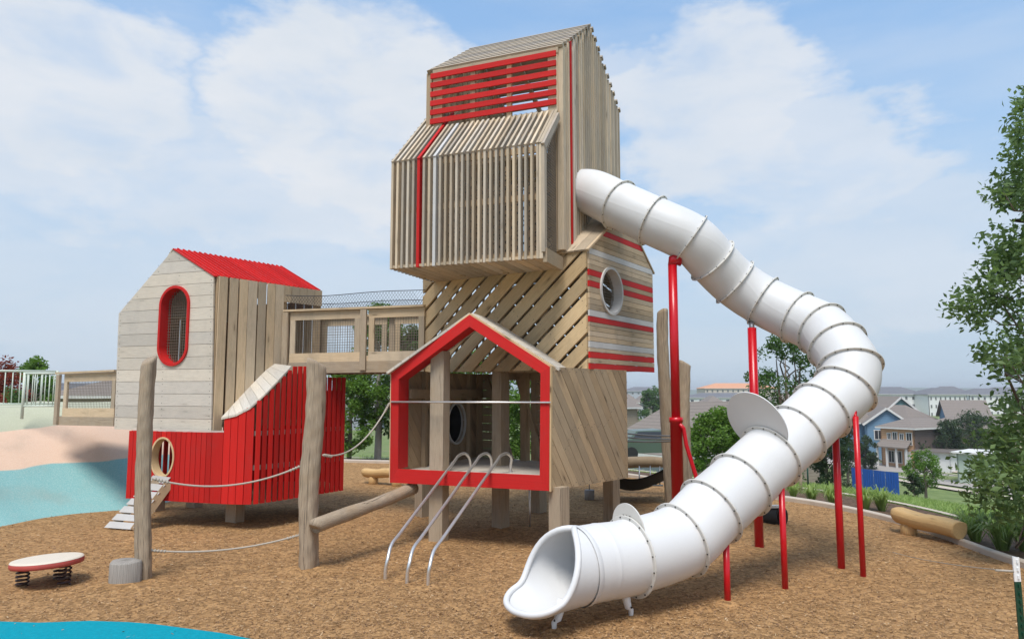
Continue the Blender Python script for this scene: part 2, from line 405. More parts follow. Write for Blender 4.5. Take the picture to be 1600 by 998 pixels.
AZ = [a for a in AZ if a < 300]
def azn(a): return a-360 if a > 180 else a
def polar(r0f, offs, zf, mb):
    P = []
    for a in AZ+[AZ[0]]:
        k = float(rks(azn(a))); s, c = math.sin(R(a)), math.cos(R(a))
        P.append([(s*(r0f(k, o)), c*(r0f(k, o)), zf(s*r0f(k, o), c*r0f(k, o))) for o in offs])
    mb.grid(P)
def ground_mat(name, c1, c2, c3, sc, rough=.95, bump=.5, vor=None):
    m, t, p = mat(name); tcn = t.new('ShaderNodeTexCoord'); o = tcn.outputs['Object']
    a = t.noise(o, sc, 7, .65); b = t.noise(o, sc*.11, 4, .6); d = t.noise(o, sc*6, 4, .7)
    c = t.mix(t.ramp(a, .3, .7), c1, c2); c = t.mix(t.ramp(b, .42, .68, 0, .75), c, c3); c = t.mix(t.ramp(d, .55, .8, 0, .35), c, tuple(x*.4 for x in c1))
    if vor:
        vv = t.new('ShaderNodeTexVoronoi'); vv.inputs['Scale'].default_value = vor; vv.feature = 'F1'
        t.l.new(t.vmul(o, (1, 1, 1)), vv.inputs['Vector']); spc = t.new('ShaderNodeSeparateColor'); t.l.new(vv.outputs['Color'], spc.inputs[0])
        k = t.ramp(spc.outputs[0], 0, 1, .62, 1.32, False); cc = t.new('ShaderNodeCombineColor'); [t.l.new(k, cc.inputs[i]) for i in range(3)]
        c = t.mix(1.0, c, cc.outputs[0], 'MULTIPLY')
    t.put(p.inputs['Base Color'], c); p.inputs['Roughness'].default_value = rough; p.inputs['Specular IOR Level'].default_value = .15
    bn = t.new('ShaderNodeBump'); bn.inputs['Strength'].default_value = bump; bn.inputs['Distance'].default_value = .03
    t.l.new(t.math('ADD', a, t.math('MULTIPLY', d, .7)), bn.inputs['Height']); t.l.new(bn.outputs[0], p.inputs['Normal'])
    return m
M['mulch'] = ground_mat('wood_mulch', (.30, .168, .072), (.425, .25, .112), (.345, .198, .086), 5, vor=26, bump=.9)
M['bed'] = ground_mat('dark_bed_mulch', (.09, .055, .035), (.17, .11, .075), (.12, .085, .06), 6, vor=20)
M['grass_ground'] = ground_mat('meadow_ground', (.12, .17, .055), (.20, .25, .09), (.19, .20, .10), .9)
M['asphalt'] = simple('pale_street_concrete', (.34, .31, .28), .9, var=.08, scale=1.2)
mb = MB(); polar(lambda k, o: k*o, [0, .2, .4, .55, .7, .8, .9, 1.0], lambda x, y: 0.0, mb)
mrs = random.Random(77)
for px_, py_, rr_ in ((219, 905, .30), (487, 889, .36), (186, 915, .32), (685, 848, .36), (782, 826, .34), (874, 866, .36), (956, 818, .34), (1187, 860, .24), (1137, 940, .2), (1227, 922, .2), (1315, 890, .22), (1349, 903, .2), (602, 906, .16), (636, 913, .16), (669, 916, .16), (866, 984, .15), (986, 963, .15), (363, 817, .36), (1046, 792, .34)):
    g_ = onz(px_, py_); ph_ = mrs.uniform(0, 6)
    mb.grid([[(g_.x+r_*rr_*(1+.25*math.sin(2*a_+ph_)+.15*math.sin(5*a_+ph_*2))*math.cos(a_), g_.y+r_*rr_*(1+.25*math.sin(2*a_+ph_)+.15*math.sin(5*a_+ph_*2))*math.sin(a_), h_*rr_*.10+.003) for a_ in [2*math.pi*k_/20 for k_ in range(21)]] for r_, h_ in ((.01, 1), (.4, .85), (.75, .35), (1.05, -.08))])
tag(mb.build('mulch', M['mulch']), kind='structure')
mb = MB(); polar(lambda k, o: k+o, [-.05, .3, .9, 1.5, 2.2, 3.0, 4.0], lambda x, y: tz(x, y), mb)
tag(mb.build('planting_bed', M['bed']), kind='structure')
mb = MB(); polar(lambda k, o: k+o, [3.98, 4.0, 4.33, 4.35], lambda x, y: tz(x, y)+.03, mb)
tag(mb.build('path', M['concrete']), kind='structure')
mb = MB(); polar(lambda k, o: k+o, [3.95, 5, 8, 11, 14, 18, 22, 27, 32, 38, 44, 50, 57, 65, 75, 90, 110, 140, 180, 250, 400, 700, 1300, 2500, 5000],
                 lambda x, y: tz(x, y)-.01, mb)
tag(mb.build('terrain', M['grass_ground']), kind='structure')
# concrete kerb round the mulch: a real step
mb = MB(); P = []
for a in AZ+[AZ[0]]:
    k = float(rks(azn(a))); s, c = math.sin(R(a)), math.cos(R(a))
    P.append([(s*(k+o), c*(k+o), z) for o, z in ((-.10, -.05), (-.10, .07), (-.08, .085), (.08, .085), (.10, .07), (.10, -.12))])
mb.grid(P, smooth=False); tag(mb.build('kerb', M['concrete']), kind='structure')
# road and its pavement, far below
def ribbon(name, pts, w0, w1, dz, m, kind='structure'):
    mb = MB(); P = []
    for i in range(len(pts)-1):
        n = max(2, int(math.dist(pts[i], pts[i+1])/4))
        for k in range(n + (1 if i == len(pts)-2 else 0)):
            t = k/n; x = pts[i][0]*(1-t)+pts[i+1][0]*t; y = pts[i][1]*(1-t)+pts[i+1][1]*t
            d = V((pts[min(i+1, len(pts)-1)][0]-pts[i][0], pts[min(i+1, len(pts)-1)][1]-pts[i][1], 0)).normalized(); n_ = V((-d.y, d.x, 0))
            P.append([(x+n_.x*o, y+n_.y*o, tz(x+n_.x*o, y+n_.y*o)+dz) for o in np.linspace(w0, w1, 5)])
    mb.grid(P); return tag(mb.build(name, m), kind=kind)
ROAD = [(40, 160), (44.5, 112), (47.8, 82), (49.5, 66), (54, 40), (60, 20)]
ribbon('road', ROAD, -3.9, 3.9, .07, M['asphalt'])
ribbon('pavement', ROAD, 5.6, 7.0, .12, M['concrete']); ribbon('pavement', ROAD, -7.0, -5.6, .12, M['concrete'])
ribbon('road_kerb', ROAD, 3.9, 4.15, .17, M['concrete']); ribbon('road_kerb', ROAD, -4.15, -3.9, .17, M['concrete'])

# ------------------------------------------------------------------ rubber hill, left
foot = [onz(*q) for q in ((0, 823), (59, 810), (110, 803), (156, 799), (197, 796), (242, 788), (272, 782))]
HP = [(-40, 5), (-22, 6.5), (-13, 9.0)] + [(q.x, q.y) for q in foot] + [(-6.2, 16.5), (-6.3, 20), (-8.5, 24.5), (-16, 26), (-30, 26), (-44, 22)]
HPa = np.array(HP)
def hill_d(X, Y):
    d = np.full(X.shape, 1e9); ins = np.zeros(X.shape, bool); n = len(HP)
    for i in range(n):
        x1, y1 = HPa[i]; x2, y2 = HPa[(i+1) % n]; dx, dy = x2-x1, y2-y1
        t = np.clip(((X-x1)*dx+(Y-y1)*dy)/(dx*dx+dy*dy), 0, 1); d = np.minimum(d, np.hypot(X-x1-t*dx, Y-y1-t*dy))
        c = ((y1 > Y) != (y2 > Y)) & (X < (x2-x1)*(Y-y1)/(y2-y1+1e-12)+x1); ins ^= c
    return np.where(ins, d, -d)
xs = np.arange(-41, -5.6, .2); ys = np.arange(4.5, 26.5, .2); X, Y = np.meshgrid(xs, ys, indexing='ij')
D = hill_d(X, Y); q = np.clip(D/2.7, 0, 1); H = 1.84*(q*q*(3-2*q)*.55+.45*q)
H = H+.02*np.sin(X*1.7)*np.sin(Y*1.3)*q
Z = np.where(D > 0, H+.006, np.maximum(D*.6, -.25))
keep = D > -.35; idx = -np.ones(X.shape, int); idx[keep] = np.arange(keep.sum())
vv = np.stack([X[keep], Y[keep], Z[keep]], 1); ff = []
for i in range(X.shape[0]-1):
    for j in range(X.shape[1]-1):
        qd = (idx[i, j], idx[i+1, j], idx[i+1, j+1], idx[i, j+1])
        if min(qd) >= 0: ff.append(tuple(int(k) for k in qd))
me = bpy.data.meshes.new('rubber_hill'); me.from_pydata([tuple(map(float, p)) for p in vv], [], ff)
me.polygons.foreach_set('use_smooth', [True]*len(ff))
att = me.attributes.new('inland', 'FLOAT', 'POINT'); att.data.foreach_set('value', D[keep].astype(np.float32))
m, t, p = mat('coloured_rubber_surfacing'); tcn = t.new('ShaderNodeTexCoord'); ob = tcn.outputs['Object']
at_ = t.new('ShaderNodeAttribute'); at_.attribute_name = 'inland'
sx = t.new('ShaderNodeSeparateXYZ'); t.l.new(ob, sx.inputs[0])
dd = t.math('ADD', at_.outputs['Fac'], t.math('MULTIPLY', t.math('SUBTRACT', t.noise(ob, .5, 3), .5), .35))
e1 = t.ramp(dd, 1.16, 1.19); lin = t.math('ADD', dd, t.math('MULTIPLY', t.math('ADD', sx.outputs[0], 8.8), -.26))
e2 = t.ramp(lin, 2.16, 2.19)
c = t.mix(e1, (.18, .40, .40), (.68, .465, .335)); c = t.mix(e2, c, (.43, .44, .31))
g1 = t.noise(ob, 55, 4, .7); g2 = t.noise(ob, 1.1, 6, .6)
c = t.mix(t.ramp(g1, .35, .8, 0, .30), c, (.85, .8, .7)); c = t.mix(t.ramp(g2, .5, .8, 0, .30), c, (.30, .26, .21))
t.put(p.inputs['Base Color'], c); p.inputs['Roughness'].default_value = .9; p.inputs['Specular IOR Level'].default_value = .2
bn = t.new('ShaderNodeBump'); bn.inputs['Strength'].default_value = .3; bn.inputs['Distance'].default_value = .01; t.l.new(g1, bn.inputs['Height']); t.l.new(bn.outputs[0], p.inputs['Normal'])
me.materials.append(m); ho = bpy.data.objects.new('rubber_hill', me); C.objects.link(ho); tag(ho, kind='structure')
def hz_at(x, y):
    d = float(hill_d(np.array([[x]]), np.array([[y]]))[0, 0]); q = min(1, max(0, d/2.7)); return 1.84*(q*q*(3-2*q)*.55+.45*q)
# turquoise rubber pad in the near left corner
mt = simple('turquoise_rubber', (.0, .28, .36), .85, var=.16, scale=30, bump=.5, spec=.15)
e = [onz(*q) for q in ((-200, 985), (-80, 974), (0, 972), (60, 974), (140, 971), (200, 973), (240, 976), (300, 984), (345, 990), (390, 999), (440, 1015))]
mb = MB(); low = []; P = [[(q.x*.45-.8, q.y*.35, .012) for q in e], [(q.x, q.y, .012) for q in e], [(q.x, q.y+.03, .0) for q in e]]
mb.grid(P, smooth=False, flip=True); tag(mb.build('rubber_pad', mt), kind='structure')

# ------------------------------------------------------------------ play tower
zA = .86
A0, A1, A2 = onz(611, 753, zA), onz(859, 766, zA), onz(980, 746, zA); A3 = V((-.62, 13.1, zA))
zAe = 2.50
tower = thing('play_tower', 'tall slatted timber play tower of stacked crooked houses with a red house shaped front', 'play tower', (A0.x*.5+A2.x*.5, A0.y*.5+A2.y*.5, 0))
# --- lower house
outA1 = V(((A2-A1).y, -(A2-A1).x, 0)); outF = V(((A1-A0).y, -(A1-A0).x, 0))
apA = onp(735, 492, A0, A1); e0 = onp(613, 583, A0, A1); e1_ = onp(860, 573, A0, A1)
frA = Face(A0, A1-A0, out=outF)
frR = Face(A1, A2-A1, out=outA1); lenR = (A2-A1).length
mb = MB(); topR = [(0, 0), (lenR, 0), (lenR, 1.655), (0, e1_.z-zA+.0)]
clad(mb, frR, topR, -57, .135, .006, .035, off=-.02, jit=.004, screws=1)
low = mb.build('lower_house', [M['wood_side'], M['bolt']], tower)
tag(low, 'lowest house with slanting boards and a red house shaped front')
# left and rear walls
frL = Face(A3, A0-A3, out=V(((A0-A3).y, -(A0-A3).x, 0)) * 1); lenL = (A3-A0).length
if frL.N.x > 0: frL.N = -frL.N
mb = MB(); polyL = [(0, 0), (lenL, 0), (lenL, zAe-zA), (0, zAe-zA)]
clad(mb, frL, polyL, 52, .14, .006, .03, off=-.03)
lw = mb.build('side_wall', M['inner'], low)
# oval opening in the left wall
cL = onp(710, 661, A3, A0); cu, cv = frL.q(cL)
cut = MB(); cut.prism([frL.p(*q, -.3) for q in oval(frL, cu, cv, .30, .33)], frL.N*.6); boolean_cut(lw, [cut.build('cutter', M['inner'])])
mb = MB(); ring(mb, frL, oval(frL, cu, cv, .33, .36), oval(frL, cu, cv, .30, .33), -.06, .03); mb.build('oval_rim', M['white_board'], low)
mb = MB(); ring(mb, frL, oval(frL, cu, cv, .34, .37), oval(frL, cu, cv, .32, .35), .035, .75); mb.prism([frL.p(*q, .70) for q in oval(frL, cu, cv, .33, .36)], frL.N*.03); mb.build('dark_backing', M['rubberblack'], low)  # closed black tube added behind the oval so the opening looks dark
frB_ = Face(A3, A2-A3, out=(0, 1, 0)); lenB = (A2-A3).length
mb = MB(); hB = zAe-zA
def U_of(px): return frB_.q(onp(px, 680, A3, A2))[0]
uo0, uo1, uo2 = U_of(793), U_of(818), U_of(838)
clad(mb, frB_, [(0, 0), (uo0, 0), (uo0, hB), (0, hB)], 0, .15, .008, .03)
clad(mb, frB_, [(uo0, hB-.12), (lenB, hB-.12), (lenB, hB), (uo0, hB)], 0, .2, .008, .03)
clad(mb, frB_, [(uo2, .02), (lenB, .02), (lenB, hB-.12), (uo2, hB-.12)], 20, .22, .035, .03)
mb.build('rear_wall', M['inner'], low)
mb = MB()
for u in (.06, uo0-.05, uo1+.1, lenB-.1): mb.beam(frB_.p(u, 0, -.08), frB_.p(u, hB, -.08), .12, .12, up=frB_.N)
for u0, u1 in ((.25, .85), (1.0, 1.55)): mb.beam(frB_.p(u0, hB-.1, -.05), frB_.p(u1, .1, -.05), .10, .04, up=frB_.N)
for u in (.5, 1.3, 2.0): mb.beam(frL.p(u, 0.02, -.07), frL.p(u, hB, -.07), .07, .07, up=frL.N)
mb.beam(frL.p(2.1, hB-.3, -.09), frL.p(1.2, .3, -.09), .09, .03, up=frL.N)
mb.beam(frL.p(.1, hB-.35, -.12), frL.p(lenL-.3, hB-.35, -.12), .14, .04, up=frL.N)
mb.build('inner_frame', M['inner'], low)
# floor
mb = MB(); ins = lambda p, k: p
fl = [A0, A1, A2, A3]; frF = Face(A0+V((0, 0, 0)), A1-A0, W=V((-(A1-A0).y, (A1-A0).x, 0)), out=(0, 0, 1))
clad(mb, frF, [frF.q(p) for p in fl], 0, .14, .006, .045, off=.10)
mb.beam(A0+V((.1, .35, .05)), A1+V((-.05, .35, .05)), .08, .16); mb.beam(A3+V((.1, -.2, .05)), A2+V((-.5, .0, .05)), .08, .16)
mb.build('floor', M['wood_pale'], low)
# red front frame
rib = .195
def inset_gable(a, b, ap, c, d, k):     # clockwise outline in face coords
    return None
P0, P1, P2, P3, P4 = frA.q(A0), frA.q(A1), frA.q(e1_), frA.q(apA), frA.q(e0)
outer = [P0, P1, P2, P3, P4]
def inset(poly, k):
    n = len(poly); out = []
    for i in range(n):
        p0, p1, p2 = V(poly[i-1]), V(poly[i]), V(poly[(i+1) % n])
        d1 = (p1-p0).normalized(); d2 = (p2-p1).normalized(); n1 = V((-d1.y, d1.x)); n2 = V((-d2.y, d2.x))
        b = (n1+n2).normalized(); out.append(tuple(p1+b*(k/max(.3, b.dot(n1)))))
    return out
def inset_edges(poly, ks):
    n = len(poly); out = []
    for i in range(n):
        p0, p1, p2 = V(poly[i-1]), V(poly[i]), V(poly[(i+1) % n]); d1 = (p1-p0).normalized(); d2 = (p2-p1).normalized()
        a = p1+V((-d1.y, d1.x))*ks[i-1]; b = p1+V((-d2.y, d2.x))*ks[i]; den = d1.x*d2.y-d1.y*d2.x; t_ = ((b.x-a.x)*d2.y-(b.y-a.y)*d2.x)/den; out.append(tuple(a+d1*t_))
    return out
inner = inset_edges(outer, [.20, .132, .145, .145, .132])
mb = MB()
for i in range(5):
    j = (i+1) % 5; mb.prism([frA.p(*outer[i]), frA.p(*outer[j]), frA.p(*inner[j]), frA.p(*inner[i])], frA.N*.035, frA.p(*outer[j])-frA.p(*outer[i]))
# reveal: red inner lining
for i in range(5):
    j = (i+1) % 5
    if i == 0: continue
    a, b = V(inner[i]), V(inner[j]); d = (b-a).normalized(); nn = V((-d.y, d.x))*-.035
    mb.prism([frA.p(*a, -.004), frA.p(*b, -.004), frA.p(*(b+nn), -.004), frA.p(*(a+nn), -.004)], -frA.N*.26, frA.p(*b)-frA.p(*a))
mb.build('front_frame', M['red'], low)
# end grain edging that shows beside the red frame
mb = MB()
for i in (1, 2, 3, 4):
    j = (i+1) % 5; a, b = V(outer[i]), V(outer[j]); d = (b-a).normalized(); nn = V((d.y, -d.x))*.022
    a2, b2 = a-d*.01, b+d*.01
    mb.prism([frA.p(*a2, .02), frA.p(*b2, .02), frA.p(*(b2+nn), .02), frA.p(*(a2+nn), .02)], -frA.N*.32, frA.p(*b)-frA.p(*a))
mb.build('edge_board', M['wood_new'], low)
# roof slopes run back to the middle house
back = V((.27, .96, 0))
mb = MB()
sl = (P2[0]-P3[0], P2[1]-P3[1])
for (a, b, kk) in ((apA, e1_, 1), (apA, e0, -1)):
    fr = Face(a, back, W=(b-a), out=(0, 0, 1)); L = (b-a).length+ (.10 if kk > 0 else .03)
    lb = 1.0
    clad(mb, fr, [(-.0, 0), (lb, 0), (lb, L), (-.0, L)], 0, .14, .005, .035, off=.004)
mb.build('roof', M['wood_pale'], low)
# inside post and steel bar
pf = onz(685, 848); mb = MB()
mb.board((pf.x, pf.y+.02, 1.39), (0, 0, 1), frA.U, frA.N, 2.78, .215, .215)
mb.build('post', M['post'], tower)
mb = MB()
for px, py, top in ((782, 826, 2.5), (874, 866, .9), (956, 818, .9), (842, 800, 2.4), (660, 806, .86)):
    g = onz(px, py); mb = MB(); mb.board((g.x, g.y, top/2), (0, 0, 1), frR.U, frR.N, top, .20, .20); mb.build('post', M['post'], tower)
b0, b1 = onp(614, 627.5, A0, A1), onp(862, 628.5, A0, A1)
mb = MB(); mb.tube([b0+frA.N*.05, b1+frA.N*.05], .014, 8); mb.build('steel_bar', M['steel'], tower)
g = onz(828, 822); mb = MB(); mb.tube([g, g+V((0, 0, .25)), g+V((-.02, .02, 1.0))], .016, 8); mb.build('steel_bar', M['steel'], tower)

# --- middle house (B)
zB, zBe, zBa = 2.535, 4.29, 5.12
B0 = at(662, 560, 12.1); B1 = at(918.5, 480, 10.35); B2 = at(1018.5, 500, 12.35)
for q in (B0, B1, B2): q.z = zB
B3 = B0+(B2-B1)
frBf = Face(B0, B1-B0, out=(-.5, -1, 0)); wB = (B1-B0).length
frBs = Face(B1, B2-B1, out=(1, -.5, 0)); dB = (B2-B1).length
mb = MB(); hb = zBe-zB
clad(mb, frBf, [(0, -.03), (wB, -.03), (wB, hb), (0, hb)], 41, .245, .05, .035, off=0, phase=.3, jit=.012, screws=1)
mid = mb.build('middle_house', [M['wood_new'], M['bolt']], tower); tag(mid, 'middle house with diagonal planks and a striped end wall with an oval window')
mb = MB()
for u in (.06, .85, 1.6, 2.4, wB-.08): mb.beam(frBf.p(u, 0, -.07), frBf.p(u, hb, -.07), .12, .10, up=frBf.N)
for v in (.03, hb*.5, hb-.06): mb.beam(frBf.p(0, v, -.16), frBf.p(wB, v, -.16), .10, .06, up=frBf.N)
for v in (.03, hb-.06): mb.beam(B3+V((0, 0, v)), B2+V((0, 0, v)), .10, .06); 
mb.build('inner_frame', M['inner'], mid); mb = MB()
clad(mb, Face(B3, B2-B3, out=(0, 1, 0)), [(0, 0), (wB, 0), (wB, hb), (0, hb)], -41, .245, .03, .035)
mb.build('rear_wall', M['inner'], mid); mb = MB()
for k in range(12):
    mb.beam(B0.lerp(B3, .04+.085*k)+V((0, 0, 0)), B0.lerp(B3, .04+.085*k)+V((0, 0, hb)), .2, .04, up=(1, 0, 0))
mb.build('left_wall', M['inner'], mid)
# striped end wall: colours bottom to top
S_ = 'RwRSwSwRSwwwwwRwRwwwSwwwwRwwwww'
rows = {}
P0_, P1_ = frBs.q(B1), frBs.q(B2)
hapx = zBa-zB; mb = MB()
polyS = [(0, -.02), (dB, -.02), (dB, hb), (dB*.52, hapx), (0, hb)]
# board heights read off the photograph at the near corner (pixel rows): bottom of each board
edge = [575, 566, 555.5, 545, 536, 526, 519, 509, 500, 488.5, 478, 468, 459, 450, 441, 430, 419.5, 410, 400, 390.5, 380, 370, 360, 350, 340, 330, 320, 310]
cols = 'RWRwSwwwRSwwwRwRwwSwwRwwwwww'
cols = ['R', 'w', 'R', 'w', 'S', 'w', 'w', 'R', 'S', 'w', 'w', 'w', 'R', 'w', 'R', 'w', 'w', 'w', 'S', 'w', 'w', 'w', 'R', 'w', 'w', 'w', 'w']
z_at = lambda py: (onp(918.5, py, B1, B2)).z-zB
order = [(583.5, 575, 'R')]
lst = [(578, 566.5, 'R'), (566.5, 558.5, 'w'), (558.5, 548.5, 'R'), (548.5, 542, 'w'), (542, 532, 'S'), (532, 524, 'w'), (524, 516, 'w'), (516, 508, 'w'), (508, 502, 'w'),
       (502, 493, 'R'), (493, 483, 'S'), (483, 474, 'w'), (474, 465, 'w'), (465, 456, 'w'), (456, 447, 'w'), (447, 437.5, 'R'), (437.5, 429.5, 'w'), (429.5, 420, 'R'),
       (420, 412, 'w'), (412, 404, 'w'), (404, 396, 'w'), (396, 386.5, 'S'), (386.5, 378, 'w'), (378, 369, 'w'), (369, 360, 'w'), (360, 351, 'R'), (351, 342, 'w'), (342, 333, 'w'), (333, 324, 'w'), (324, 315, 'w')]
MI = {'w': 0, 'R': 1, 'S': 2}
z0 = -.02
for (pa, pb, cch) in lst:
    za, zb_ = z_at(pa), z_at(pb)
    if za < -.02: za = -.02
    pg = clip(clip(polyS, (0, 1), zb_-.006), (0, -1), -za)
    if len(pg) > 2: mb.m = MI[cch]; mb.prism([frBs.p(u, v, 0) for u, v in pg], frBs.N*.03, frBs.U)
mb.m = 0
sw = mb.build('striped_wall', [M['wood'], M['red'], M['white_board']], mid)
cW = onp(952.5, 455, B1, B2); cu, cv = frBs.q(cW)
cut = MB(); cut.prism([frBs.p(*q, -.3) for q in oval(frBs, cu, cv, .36, .345)], frBs.N*.8); boolean_cut(sw, [cut.build('cutter', M['wood'])])
mb = MB(); ring(mb, frBs, oval(frBs, cu, cv, .395, .38), oval(frBs, cu, cv, .355, .34), -.14, .055); wr = mb.build('oval_window', M['white_board'], mid)
mb = MB(); mesh_wires(mb, frBs, oval(frBs, cu, cv, .355, .34), .045, .003, off=-.10); mb.build('wire_mesh', M['wire'], wr)
# roof slopes of the middle house
mb = MB()
apB = frBs.p(dB*.52, hapx); eB = frBs.p(0, hb); eB2 = frBs.p(dB, hb); inw = (B0-B1).normalized()
for a, b, lb in ((apB, eB, .95), (apB, eB2, 1.3)):
    fr = Face(a, inw, W=(b-a), out=(0, 0, 1)); L = (b-a).length+.07
    clad(mb, fr, [(-.05, -.02), (lb, -.02), (lb, L), (-.05, L)], 90, .19, .006, .03, off=.01)
mb.build('roof', M['wood'], mid)
mb = MB(); frU = Face(B0, B1-B0, W=(B3-B0), out=(0, 0, -1))
clad(mb, frU, [(0.02, .02), (wB-.02, .02), (wB-.02, dB-.02), (.02, dB-.02)], 90, .16, .008, .04, off=-.06); mb.build('floor', M['inner'], mid)

# --- slatted bay (C)
zC, zCe = 4.03, 5.69
C1 = at(847, 300, 9.65); C0 = at(610.5, 320, 10.52)
C1.z = C0.z = zC
wC = (C1-C0).length; frC = Face(C0, C1-C0, out=(-.3, -1, 0)); inC = -frC.N; hC = zCe-zC
bay = None; mb = MB(); red = MB(); wht = MB(); nS = 27; pitch = wC/nS; depC, riseC = 1.17, 1.16
for k in range(nS+1):
    u = k*pitch+.02
    if k == nS: u = wC-.02
    tgt = red if k == 5 else wht if k == 8 else mb
    w_ = .036 if k != nS else .05
    if k in (5, 8): w_ = .045
    dpth = .085
    tgt.board(frC.p(u, hC/2, -dpth/2), (0, 0, 1), frC.U, frC.N, hC, w_, dpth)
    sd = (inC*depC+V((0, 0, riseC))); L = sd.length; sd.normalize(); nn = frC.U.cross(sd)
    if nn.z < 0: nn = -nn
    Lk = L if u < .62 else .75*1.44+.06
    c0 = frC.p(u, hC, 0)+nn*(-dpth/2+.012)
    tgt.board(c0+sd*(Lk/2-.01), sd, frC.U, nn, Lk, w_, dpth)
bay = mb.build('slatted_bay', M['slat'], tower); tag(bay, 'overhanging bay of thin upright slats bent over into a lean-to roof')
red.build('red_slat', M['red'], bay); wht.build('white_slat', M['white_board'], bay)
mb = MB()
for v in (.07, hC*.55, hC-.05): mb.beam(frC.p(0, v, -.12), frC.p(wC, v, -.12), .09, .05, up=frC.N)
for s_ in (.3, .72):
    mb.beam(frC.p(0, hC+riseC*s_-.10, -depC*s_), frC.p(wC, hC+riseC*s_-.10, -depC*s_), .07, .05)
mb.build('inner_frame', M['inner'], bay); mb = MB()
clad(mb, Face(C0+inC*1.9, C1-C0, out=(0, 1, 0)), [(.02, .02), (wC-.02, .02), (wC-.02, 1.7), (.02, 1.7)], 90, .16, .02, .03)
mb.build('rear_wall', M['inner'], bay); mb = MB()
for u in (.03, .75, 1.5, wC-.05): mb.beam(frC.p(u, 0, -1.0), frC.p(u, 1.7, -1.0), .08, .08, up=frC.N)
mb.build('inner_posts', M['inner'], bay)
mb = MB(); clad(mb, Face(C0, C1-C0, W=inC, out=(0, 0, -1)), [(0.03, .02), (wC-.02, .02), (wC-.02, 2.2), (.03, 2.2)], 90, .15, .01, .04, off=-.05)
mb.beam(C1+inC*.03+frC.U*.03+V((0, 0, .05)), C1+inC*.80+frC.U*.03+V((0, 0, .05)), .06, .20)
mb.build('floor', M['wood'], bay)
# left end and right end of the bay
mb = MB()
for k in range(20):
    s_ = .06+k*.115; rise = min(s_, 2*depC-s_)/depC*riseC
    if rise < 0: break
    mb.board(C0+inC*s_+V((0, 0, (hC+rise)/2)), (0, 0, 1), inC, frC.U, hC+rise, .045, .04)
mb.build('end_slat_wall', M['roofwood'], bay); mb = MB()
mb.board(C1+inC*.04+frC.U*.015+V((0, 0, hC/2+.04)), (0, 0, 1), inC, frC.U, hC-.1, .10, .05)
sd = (inC*depC+V((0, 0, riseC))).normalized()
mb.beam(C1+inC*.0+V((0, 0, hC-.06))+frC.U*.02, C1+inC*.0+V((0, 0, hC-.06))+frC.U*.02+sd*1.02, .05, .10, up=(0, 0, 1))
for k in range(12):
    a = C1+inC*(.08+.055*k)+V((0, 0, hC-.04+.055*k)); mb.board(a-V((0, 0, .06)), (0, 0, 1), inC, frC.U, .12, .03, .03)
mb.build('end_frame', M['roofwood'], bay)
frCe = Face(C1+inC*.02, inC, out=frC.U)
mb = MB(); mesh_wires(mb, frCe, [(.06, .12), (.74, .12), (.74, hC+.55), (.06, hC-.1)], .042, .0035, off=-.03); mb.build('wire_mesh', M['wire'], bay)
mb = MB(); frn = Face(C0+inC*.9, C1-C0, out=(-.3, -1, 0)); mesh_wires(mb, frn, [(.05, .1), (wC-.05, .1), (wC-.05, 1.6), (.05, 1.6)], .11, .006, ang=38); mb.build('climbing_net', M['darknet'], bay)

# --- top house (D)
zD, zDe, zDa = 4.30, 7.45, 8.42
D1 = at(873.5, 200, 10.38); D2 = at(964.5, 200, 12.95); D0 = at(677, 140, 11.2)
for q in (D0, D1, D2): q.z = zD
D3 = D0+(D2-D1)
frDf = Face(D0, D1-D0, out=(-.4, -1, 0)); wD = (D1-D0).length; frDs = Face(D1, D2-D1, out=(1, -.5, 0)); dD = (D2-D1).length; hD = zDe-zD; apd = .46
def gab(u): return hD+(zDa-zDe)*(u/(dD*apd) if u < dD*apd else (dD-u)/(dD*(1-apd)))
mb = MB(); red = MB(); wht = MB()
us = [.055, .17, .255] + [.36, .47] + [.58+.098*k for k in range(24)]
for i, u in enumerate(us):
    if u > dD-.02: break
    w_ = .10 if i == 0 else .036; h = gab(u); tgt = red if i == 3 else wht if i == 4 else mb
    z0_ = 0 if u < .7 else .25
    tgt.board(frDs.p(u, (h+z0_)/2, .02), (0, 0, 1), frDs.U, frDs.N, h-z0_, w_, .10 if i < 5 else .065)
top = mb.build('top_house', M['slat'], tower); tag(top, 'topmost house with an upright slatted gable and a red louvre')
red.build('red_slat', M['red'], top); wht.build('pale_slat', M['wood_pale'], top)
mb = MB()
for side in (0, 1):        # backing boards and frame of both gables
    o = frDs.O if side == 0 else D0
    f2 = Face(o, D2-D1, out=(1, -.5, 0)); mb = MB()
    for v in (.5, 1.3, 2.2, hD-.05): mb.beam(f2.p(.05, v, -.08), f2.p(dD-.05, v, -.08), .10, .05, up=f2.N)
    mb.beam(f2.p(0, hD-.02, -.08), f2.p(dD*apd, hD+(zDa-zDe)-.05, -.08), .06, .12); mb.beam(f2.p(dD*apd, hD+(zDa-zDe)-.05, -.08), f2.p(dD, hD-.02, -.08), .06, .12)
    for u in (.06, dD*.33, dD*.66, dD-.06): mb.beam(f2.p(u, 0, -.09), f2.p(u, hD, -.09), .10, .10, up=f2.N)
    mb.build('gable_frame', M['inner'], top)
mb = MB()
for k in range(16):   # slats of the far gable
    u = .1+k*.19
    if u < dD: mb.board(D0+frDs.U*u+V((0, 0, gab(u)/2)), (0, 0, 1), frDs.U, frDs.N, gab(u), .05, .09)
mb.build('far_gable', M['inner'], top); mb = MB()
for k in range(9):    # rear wall boards
    u = .1+k*.24
    if u < wD: mb.board(D3+frDf.U*u+V((0, 0, hD/2)), (0, 0, 1), frDf.U, frDf.N, hD, .05, .09)
mb.build('rear_wall', M['inner'], top)
